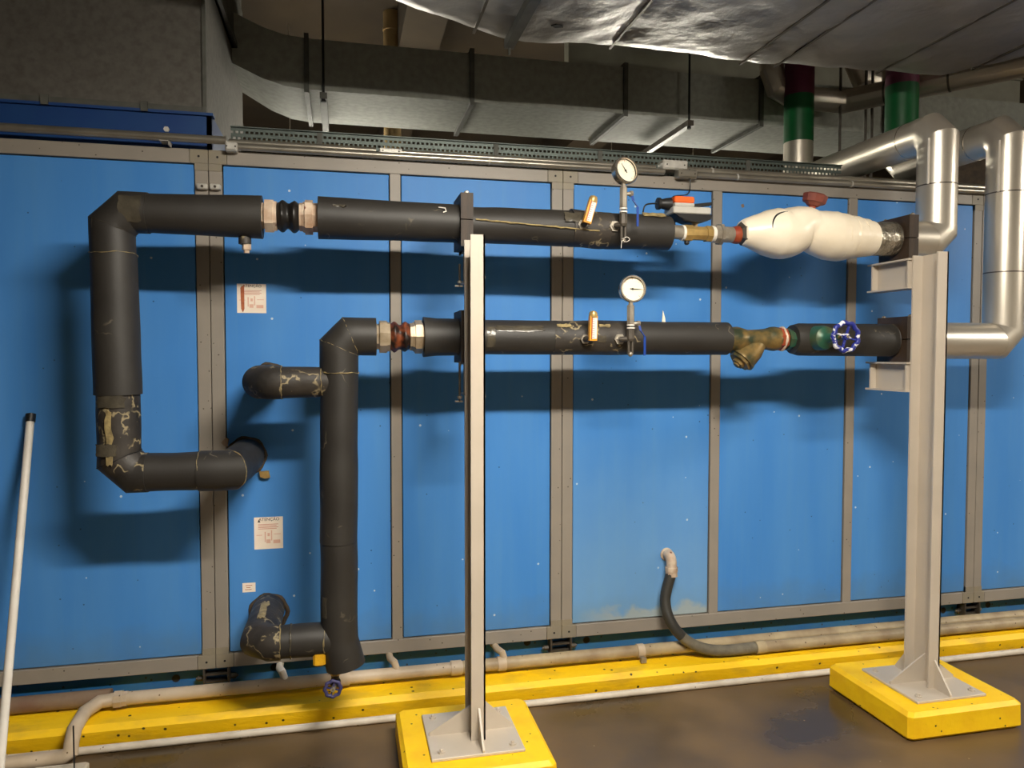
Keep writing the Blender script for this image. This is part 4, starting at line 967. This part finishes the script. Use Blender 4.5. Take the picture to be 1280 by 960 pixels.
# ------------------------------------------------------------------ hose
hs = thing('drain_hose', PY(840, 690, 0.0), 'curved black rubber drain hose dropping from an elbow on the stained panel', 'hose')
e0 = PY(833.5, 693, 0.0)
MB().lathe((e0.x, 0.006, e0.z), -Yv, [(0, 0.033), (0.008, 0.033), (0.010, 0.026)], 18).build('flange', 'union', hs)
MB().tube(smooth_path([Vector((e0.x, 0.01, e0.z)), Vector((e0.x, -0.035, e0.z+0.002)), Vector((e0.x+0.001, -0.052, e0.z-0.022)), Vector((e0.x+0.001, -0.054, e0.z-0.055))], 6), 0.026, 16).build('elbow', 'union', hs)
MB().lathe((e0.x+0.001, -0.054, e0.z-0.05), -Z, [(0, 0.032), (0.022, 0.032), (0.024, 0.029), (0.045, 0.031)], 10).build('hose_clamp', 'union', hs, smooth=False)
hp = [Vector((e0.x+0.002, -0.054, e0.z-0.075)), PY(831.5, 750, -0.07), PY(840, 780, -0.11), PY(862, 803, -0.135), PY(895, 813, -0.15), PY(946, 809, -0.155)]
hq = smooth_path(hp, 8)
MB().tube(hq[:22], 0.0265, 16).build('rubber_tube', 'hose', hs)
MB().tube(hq[21:], 0.0268, 16).build('dusty_tube', 'hose_dusty', hs)
c1 = PY(944, 809.5, -0.155)
MB().tube([c1, c1+Vector((0.05, 0, 0.001))], 0.0315, 18).build('coupling', 'oldpipe', hs)
o = MB().tube([c1+Vector((0.045, 0, 0.0)), Vector((c1.x+0.19, -0.155, c1.z+0.0)), Vector((6.0, -0.155, c1.z))], 0.0285, 18).build('return_pipe', 'oldpipe')
tag(o, 'stained drain pipe continuing from the rubber hose along the kerb', 'pipe')

# ------------------------------------------------------------------ pole leaning on the unit
t0 = PY(38, 524, -0.02); bt = PZ(-3.3, 995, 0.0)
pole = thing('leaning_pole', bt, 'thin white pole with a black end cap leaning on the blue unit', 'pole')
dd = (t0-bt).normalized()
MB().tube([bt, t0-dd*0.01], 0.0155, 14).build('shaft', 'white', pole)
MB().tube([t0-dd*0.012, t0+dd*0.022], 0.019, 14).build('end_cap', 'black', pole)

# slab and rod at the foot of the aisle
sl0 = PZ(112, 951, 0.03)
o = MB().bevbox((sl0.x-0.9, sl0.y-0.6, 0.0), (sl0.x, sl0.y, 0.03), 0.006).build('floor_slab', 'slab', smooth=False)
tag(o, 'pale flat slab lying on the floor in front of the angled drop', 'slab')
rb = PZ(93, 966, 0.03); rt = PY(94, 907, rb.y)
o = MB().tube([rb, Vector((rb.x, rb.y, rt.z))], 0.003, 8).build('thin_rod', 'black')
tag(o, 'thin black rod standing upright on the pale slab', 'rod')

# ================================================================== CONDUITS AND CABLE TRAY ON TOP OF THE UNIT
def conduit(x0, x1, y, z, r, label, m='conduit'):
    t = thing('conduit', ((x0+x1)/2, y, z), label, 'conduit')
    MB().tube([(x0, y, z), (x1, y, z)], r, 16).build('tube', m, t)
    return t
zA = 2.508; yA = -0.026
zl = 2.528
cA = conduit(-2.3, PY(283, 183, yA).x, yA, zl-0.004, 0.0175, 'galvanised conduit crossing the dark blue collar')
cB = conduit(PY(283, 183, yA).x, PY(830, 220, yA).x, yA, zA-0.008, 0.0150, 'lower front conduit between the small square box and the socket box')
cC = conduit(PY(286, 180, 0).x, PY(470, 190, 0).x, 0.010, zA+0.020, 0.0140, 'rear conduit between the small square box and the pale oblong box')
cD = conduit(PY(502, 190, 0).x, PY(820, 211, 0).x, 0.010, zA+0.018, 0.0140, 'rear conduit between the pale oblong box and the grey junction box')
cE = conduit(PY(852, 212, 0).x, 5.5, 0.006, zA+0.014, 0.0185, 'fat shiny rear conduit running on past the grey junction box')
cF = conduit(PY(870, 222, yA).x, 5.5, yA, zA-0.014, 0.0140, 'lower front conduit running on past the socket box')
for tt, xx, yy, zz in ((cE, PY(890, 215, 0).x, 0.006, zA+0.014), (cF, PY(918, 225, 0).x, yA, zA-0.014), (cB, PY(610, 204, 0).x, yA, zA-0.008), (cF, PY(1060, 235, 0).x, yA, zA-0.014)):
    rr = 0.0205 if tt is cE else 0.0165
    MB().tube([(xx-0.004, yy, zz), (xx+0.004, yy, zz)], rr, 16).build('saddle', 'box_metal', tt)
def jbox(px0, py0, px1, py1, yf, yb, name, label, m='box_metal'):
    a = PY(px0, py0, yf); b = PY(px1, py1, yf)
    t = thing(name, ((a.x+b.x)/2, (yf+yb)/2, b.z), label, 'junction box')
    MB().bevbox((a.x, yf, b.z), (b.x, yb, a.z), 0.004).build('body', m, t, smooth=False)
    MB().bevbox((a.x+0.006, yf-0.004, b.z+0.006), (b.x-0.006, yf, a.z-0.006), 0.0015).build('lid', m, t, smooth=False)
    for s_ in (0.15, 0.85):
        MB().lathe((a.x+(b.x-a.x)*s_, yf-0.004, (a.z+b.z)/2), -Yv, [(0, 0.004), (0.002, 0.003)], 8).build('screw', 'steel_dark', t)
    return t
jbox(281, 176.5, 296.5, 189, -0.05, 0.02, 'conduit_box', 'small square cast box where two conduits meet by the collar')
jbox(474, 184, 503, 194, -0.005, 0.04, 'conduit_box', 'pale oblong box on the rear conduit')
jbox(829, 199, 860, 213, -0.01, 0.06, 'junction_box', 'grey box shaped junction box above the actuator valve')
sb = jbox(848, 211, 872, 223, -0.055, -0.005, 'socket_box', 'small conduit socket box with a black cable dropping to the actuator', 'conduit')
# little bracket near the collar
p = PY(205, 176, -0.03)
br_ = thing('conduit_bracket', (p.x, -0.03, RT), 'small bent bracket holding the conduit in front of the collar', 'bracket')
MB().box((p.x-0.016, -0.045, p.z-0.003), (p.x+0.024, 0.02, p.z)).box((p.x+0.020, -0.045, RT), (p.x+0.024, 0.0, p.z)).build('bracket_strap', 'box_metal', br_, smooth=False)
MB().lathe((p.x+0.01, -0.02, p.z+0.05), -Yv, [(0, 0.012), (0.012, 0.012)], 6).build('bolt_head', 'box_metal', br_, smooth=False)

# perforated cable tray
ty = 0.12; tx0 = PY(303, 160, ty).x-0.05; tx1 = 5.5; tz0 = 2.505; tz1 = 2.624
tr = thing('cable_tray', (1.5, ty+0.1, RT), 'grey green perforated cable tray on top of the blue unit', 'cable tray')
def tray_side(xa, xb, zb_, rows):
    m_ = MB(); pitch = 0.0215; hh = (zb_-tz0)/(rows*2+1)
    for k in range(rows+1): m_.box((xa, ty, tz0+hh*2*k-0.001), (xb, ty+0.002, tz0+hh*(2*k+1)+0.001))
    for k in range(rows):
        for i in range(int((xb-xa)/pitch)):
            x0 = xa+i*pitch+(pitch/2 if k % 2 else 0)
            m_.add([(x0, ty, tz0+hh*(2*k+1)), (x0+0.0085, ty, tz0+hh*(2*k+1)), (x0+0.0085, ty, tz0+hh*(2*k+2)), (x0, ty, tz0+hh*(2*k+2))], [(0, 1, 2, 3)])
    m_.build('perforated_side', 'tray', tr, smooth=False)
    MB().box((xa, ty-0.012, zb_), (xb, ty+0.004, zb_+0.004)).build('tray_lip', 'tray', tr, smooth=False)
txm = PY(1171, 230, YP).x-0.13
tray_side(tx0, txm, tz1, 4); tray_side(txm, tx1, 2.557, 2)
MB().box((tx0, ty, tz0-0.018), (tx1, ty+0.30, tz0)).build('tray_bed', 'galv_dark', tr, smooth=False)
for px in (400, 620, 750, 935):
    xx = PY(px, 190, ty).x
    MB().box((xx-0.012, ty-0.006, RT), (xx+0.012, ty, tz1)).build('tray_joiner', 'strip', tr, smooth=False)
# bundle of dark cables lying in the tray behind the side
for i in range(4):
    yy = ty+0.06+0.05*i
    c = MB().tube([(tx0+0.05+0.9*j, yy+0.01*math.sin(j*2+i), tz0+0.020+0.006*math.sin(j+i*2)) for j in range(7)], 0.013+0.002*(i % 2), 10).build('power_cable', 'black')
    tag(c, 'black power cable lying in the perforated cable tray', 'cable', 'cables in the perforated tray')

# ================================================================== DUCTS
bf = 0.10
xr = PY(256, 148, bf).x; zc0 = 2.665
cl = thing('duct_collar', (-1.4, bf, RT), 'dark blue collar under the big grey box duct', 'duct collar')
MB().box((-2.35, bf-0.02, RT), (xr+0.03, bf, zc0)).build('collar_front', 'blue_dark', cl, smooth=False)
MB().box((xr+0.01, bf-0.02, RT), (xr+0.03, 1.45, zc0)).build('collar_side', 'blue_dark', cl, smooth=False)
MB().box((-2.35, bf-0.035, zc0-0.012), (xr+0.04, bf+0.02, zc0)).build('collar_flange', 'blue_dark', cl, smooth=False)
bd = thing('box_duct', (-1.4, 0.7, zc0), 'big dull grey box duct rising from the blue collar', 'duct')
MB().box((-2.35, bf, zc0), (xr, 1.46, 4.29)).build('duct_body', 'galv_dark', bd, smooth=False)
MB().box((-2.35, bf-0.03, zc0), (xr+0.012, bf, zc0+0.025)).build('front_flange', 'strip', bd, smooth=False)
MB().box((xr-0.006, bf-0.012, zc0), (xr+0.010, bf+0.006, 4.28)).build('corner_angle', 'strip', bd, smooth=False)
for px in (60, 183):
    xx = PY(px, 140, bf).x
    MB().box((xx-0.014, bf-0.042, zc0-0.012), (xx+0.014, bf-0.028, zc0+0.03)).build('flange_clip', 'strip', bd, smooth=False)
# galvanised duct crossing behind: straight run with an offset that climbs to the box duct
dz0, dz1 = 3.10, 3.385; dy0, dy1 = 0.96, 1.58
gd = thing('galvanised_duct', (1.8, 1.3, dz0), 'long galvanised rectangular duct crossing above the cable tray', 'duct')
xs0 = PZ(383, 108, dz0).x
joints = [xs0, PZ(590, 127, dz0).x, PZ(780, 143, dz0).x, PZ(950, 155, dz0).x, 3.6, 5.2, 6.8]
for i in range(len(joints)-1):
    a, b = joints[i], joints[i+1]
    MB().box((a+0.002, dy0, dz0), (b-0.002, dy1, dz1)).build('duct_section', 'galv', gd, smooth=False)
    MB().box((a-0.013, dy0-0.02, dz0-0.022), (a+0.013, dy1+0.02, dz1+0.022)).build('duct_flange', 'strip', gd, smooth=False)
ofs = [(xs0, 0.0), (xs0-0.12, 0.012), (xs0-0.24, 0.05), (xs0-0.40, 0.13), (xs0-0.56, 0.21), (xr, 0.25)]
P_ = []; Fc = []
for (xx, up) in ofs:
    P_ += [(xx, dy0+0.10*min(up*4, 1), dz0+up), (xx, dy1-0.14*min(up*4, 1), dz0+up), (xx, dy1-0.14*min(up*4, 1), dz1+up), (xx, dy0+0.10*min(up*4, 1), dz1+up)]
for i in range(len(ofs)-1):
    for j in range(4): Fc.append((i*4+j, i*4+(j+1) % 4, i*4+4+(j+1) % 4, i*4+4+j))
MB().add(P_, Fc).build('duct_offset', 'galv', gd)
MB().box((xr, 0.15, dz0+0.215), (xr+0.03, dy1-0.16, dz0+0.245)).box((xr, 0.15, dz0+0.215), (xr+0.012, dy1-0.16, dz1+0.30)).build('spigot_flange', 'strip', gd, smooth=False)
for px, py in ((404, 110), (860, 150)):
    p = PZ(px, py, dz0-0.02)
    h = thing('duct_hanger', (p.x, dy0-0.02, dz0), 'threaded hanger and cross bar under the galvanised duct, ' + ('near its climbing offset' if px == 404 else 'near the banded risers'), 'hanger')
    MB().tube([(p.x, dy0-0.045, dz0-0.045), (p.x, dy0-0.045, 4.3)], 0.007, 8).build('rod', 'gasket', h)
    MB().box((p.x-0.02, dy0-0.07, dz0-0.065), (p.x+0.02, dy1+0.06, dz0-0.032)).build('cross_bar', 'strip' if px == 404 else 'steel_dark', h, smooth=False)
    MB().lathe((p.x, dy0-0.045, dz0-0.08), Z, [(0, 0.014), (0.014, 0.014)], 6).build('nut', 'gasket', h, smooth=False)

# foil wrapped duct overhead
fz = 3.10
fo = thing('foil_wrapped_duct', (2.0, -0.6, fz), 'foil wrapped duct hanging low overhead with taped seams', 'duct')
edge_px = [(484, 0), (540, 21), (590, 40), (628, 52), (660, 56), (700, 57), (762, 60), (850, 68), (890, 75), (925, 80), (968, 83), (1030, 86), (1095, 91), (1168, 96), (1230, 83), (1280, 69)]
ed = [PZ(a, b, fz) for a, b in edge_px]
ed = [ed[0]+(ed[0]-ed[1])*2.2] + ed + [ed[-1]+(ed[-1]-ed[-2])*3.0]
YN = -1.35
cutx = [PZ(a, b, fz).x for a, b in ((592, 41), (762, 60), (925, 80), (968, 83), (1095, 91), (1215, 86))]
def edge_y(x):
    for a, b in zip(ed, ed[1:]):
        if a.x <= x <= b.x: return a.y+(b.y-a.y)*(x-a.x)/(b.x-a.x+1e-9)
    return ed[-1].y
xsall = [ed[0].x] + cutx + [ed[-1].x]
for i in range(len(xsall)-1):
    a, b = xsall[i], xsall[i+1]; nx = max(4, int((b-a)/0.035)); ny = 26
    P_ = []; Fc = []
    for ii in range(nx+1):
        x = a+(b-a)*ii/nx; ey = max(edge_y(x), YN+0.05)
        for jj in range(ny+1):
            s = jj/ny; y = ey+(YN-ey)*s
            pil = (math.sin(math.pi*ii/nx))**0.5
            z = fz-0.012*pil*(1-0.6*s)+0.010*noise.noise(Vector((x*5, y*7, 1)))+0.005*noise.noise(Vector((x*16, y*12, 4)))
            if jj == 0: z += 0.03
            P_.append((x, y+(0.004*noise.noise(Vector((x*20, 0, 0))) if jj == 0 else 0), z))
        P_.append((x, ey, fz+0.42))
    w_ = ny+2
    for ii in range(nx):
        for jj in range(ny): Fc.append((ii*w_+jj, (ii+1)*w_+jj, (ii+1)*w_+jj+1, ii*w_+jj+1))
        Fc.append((ii*w_+ny+1, (ii+1)*w_+ny+1, (ii+1)*w_, ii*w_))
    MB().add(P_, Fc).build('foil_panel', 'foil', fo, angle=70)
    if i:
        ey = edge_y(a)
        MB().box((a-0.006, YN, fz-0.006), (a+0.006, ey, fz+0.004)).build('taped_seam', 'seam', fo, smooth=False)
MB().box((ed[0].x+0.3, YN-0.01, fz), (ed[-1].x, YN+0.01, fz+0.42)).build('near_side', 'foil', fo, smooth=False)
MB().box((ed[0].x+0.3, YN, fz+0.41), (ed[-1].x, -0.3, fz+0.43)).build('duct_top', 'foil', fo, smooth=False)
p = PZ(697, 33, fz-0.012)
MB().prism([p+Vector((-0.03, 0.004, 0)), p+Vector((-0.005, 0.02, 0)), p+Vector((0.03, 0.006, 0)), p+Vector((0.02, -0.012, 0)), p+Vector((-0.01, -0.016, 0))], (0, 0, 0.012)).build('tear', 'gasket', fo, smooth=False)
# slotted strut carrying the foil duct
sa = PZ(637, 52, fz-0.03)
st = thing('slotted_strut', (sa.x, -0.5, fz-0.04), 'slotted steel strut crossing under the foil wrapped duct', 'strut')
stm = MB().box((sa.x-0.022, YN-0.1, fz-0.055), (sa.x-0.018, sa.y+0.02, fz-0.016)).box((sa.x+0.018, YN-0.1, fz-0.055), (sa.x+0.022, sa.y+0.02, fz-0.016)).box((sa.x-0.022, YN-0.1, fz-0.058), (sa.x+0.022, sa.y+0.02, fz-0.054))
stm.build('channel', 'strip', st, smooth=False)
sl_ = MB()
for k in range(26): sl_.box((sa.x+0.0221, sa.y-0.03-0.05*k, fz-0.044), (sa.x+0.0229, sa.y-0.008-0.05*k, fz-0.032))
sl_.build('slots', 'gasket', st, smooth=False)
MB().tube([(sa.x, sa.y+0.005, fz-0.09), (sa.x, sa.y+0.005, 4.3)], 0.006, 8).build('hanger_rod', 'strip', st)

# ------------------------------------------------------------------ overhead steel, pipes in the roof space
by = 2.0
b0 = PY(711, 80, by); b1_ = PY(711, 57, by)
bt_ = thing('steel_channel_beam', (b0.x, by, b0.z), 'grey steel channel beam hung above the galvanised duct', 'beam')
MB().box((b0.x, by, b0.z), (5.8, by+0.01, b0.z+0.20)).box((b0.x, by-0.03, b0.z-0.012), (5.8, by+0.08, b0.z)).box((b0.x, by-0.03, b0.z+0.2), (5.8, by+0.08, b0.z+0.212)).build('channel', 'beam', bt_, smooth=False)
MB().box((b0.x-0.012, by-0.03, b0.z-0.012), (b0.x, by+0.08, b0.z+0.4)).build('end_plate', 'beam', bt_, smooth=False)
for xx in (b0.x+0.5, 4.5): MB().tube([(xx, by+0.03, b0.z+0.2), (xx, by+0.03, 4.3)], 0.01, 8).build('hanger_rod', 'beam', bt_)
pa = PY(490, 50, 2.6); 
vp = thing('beige_roof_pipe', (pa.x, 2.6, 3.2), 'beige painted pipe dropping from the ceiling behind the galvanised duct', 'pipe')
MB().tube([(pa.x, 2.6, 3.0), (pa.x, 2.6, 4.3)], 0.068, 20).build('pipe', 'beige_pipe', vp)
MB().tube([(pa.x, 2.6, PY(490, 38, 2.6).z-0.01), (pa.x, 2.6, PY(490, 38, 2.6).z+0.01)], 0.073, 20).build('coupling', 'beige_pipe', vp)
# ceiling beams of the concrete deck
for (x0, x1) in ((-1.6, -1.1), (0.45, 0.75), (2.5, 2.9), (4.6, 5.0)):
    o = MB().box((x0, -6.9, 3.95), (x1, 6.4, 4.3)).build('trim_1', 'ceiling', smooth=False, kind='structure')
# silver pipes with segmented elbows behind the foil duct
def roofpipe(pts, r, label):
    t = thing('clad_roof_pipe', pts[-1], label, 'pipe')
    MB().tube(pts, r, 24).build('cladding', 'clad', t, angle=15)
    d = (pts[-1]-pts[-2]).normalized()
    for k in (0.25, 0.6):
        c = pts[-2].lerp(pts[-1], k); MB().tube([c-d*0.006, c+d*0.006], r*1.02, 24).build('joint_ring', 'seam', t)
ya = 0.80; A_ = PY(964, 110, ya); zA_ = PY(1020, 124, ya).z
ra = 0.072
endA = PZ(1290, 78, zA_)
roofpipe([Vector((A_.x, ya, 4.2)), Vector((A_.x, ya, zA_+0.16)), Vector((A_.x+0.045, ya, zA_+0.05)), Vector((A_.x+0.16, ya, zA_)), Vector((PY(1055, 124, ya).x, ya, zA_)), endA], ra, 'silver roof pipe with a segmented elbow beside the first banded riser')
B_ = PY(1075, 98, 0.85); zB_ = PY(1095, 103, 0.85).z
roofpipe([Vector((B_.x-0.04, 0.85, 4.2)), Vector((B_.x-0.04, 0.85, zB_+0.13)), Vector((B_.x+0.02, 0.85, zB_+0.02)), Vector((B_.x+0.14, 0.85, zB_)), PZ(1300, 66, zB_)], ra, 'silver roof pipe with a segmented elbow between the two banded risers')
# dull duct in the far corner of the roof space
o = MB().prism([(3.9, 0.75, 2.62), (7.5, -0.35, 2.62), (7.5, 0.55, 2.62), (3.9, 0.92, 2.62)], (0, 0, 0.45)).build('dull_corner_duct', 'soot', smooth=False)
tag(o, 'dull dark duct slanting away behind the metal clad pipes', 'duct')
# hanger rods behind the riser
for k, px in enumerate((1050, 1082, 1090)):
    p = PY(px, 150, 0.75)
    o = MB().tube([(p.x, 0.75, 2.5), (p.x, 0.75, 4.25)], 0.009, 8).build('hanger_rod', 'steel_dark')
    tag(o, 'thin dark hanger rod between the two banded risers', 'rod', 'hanger rods between the banded risers')
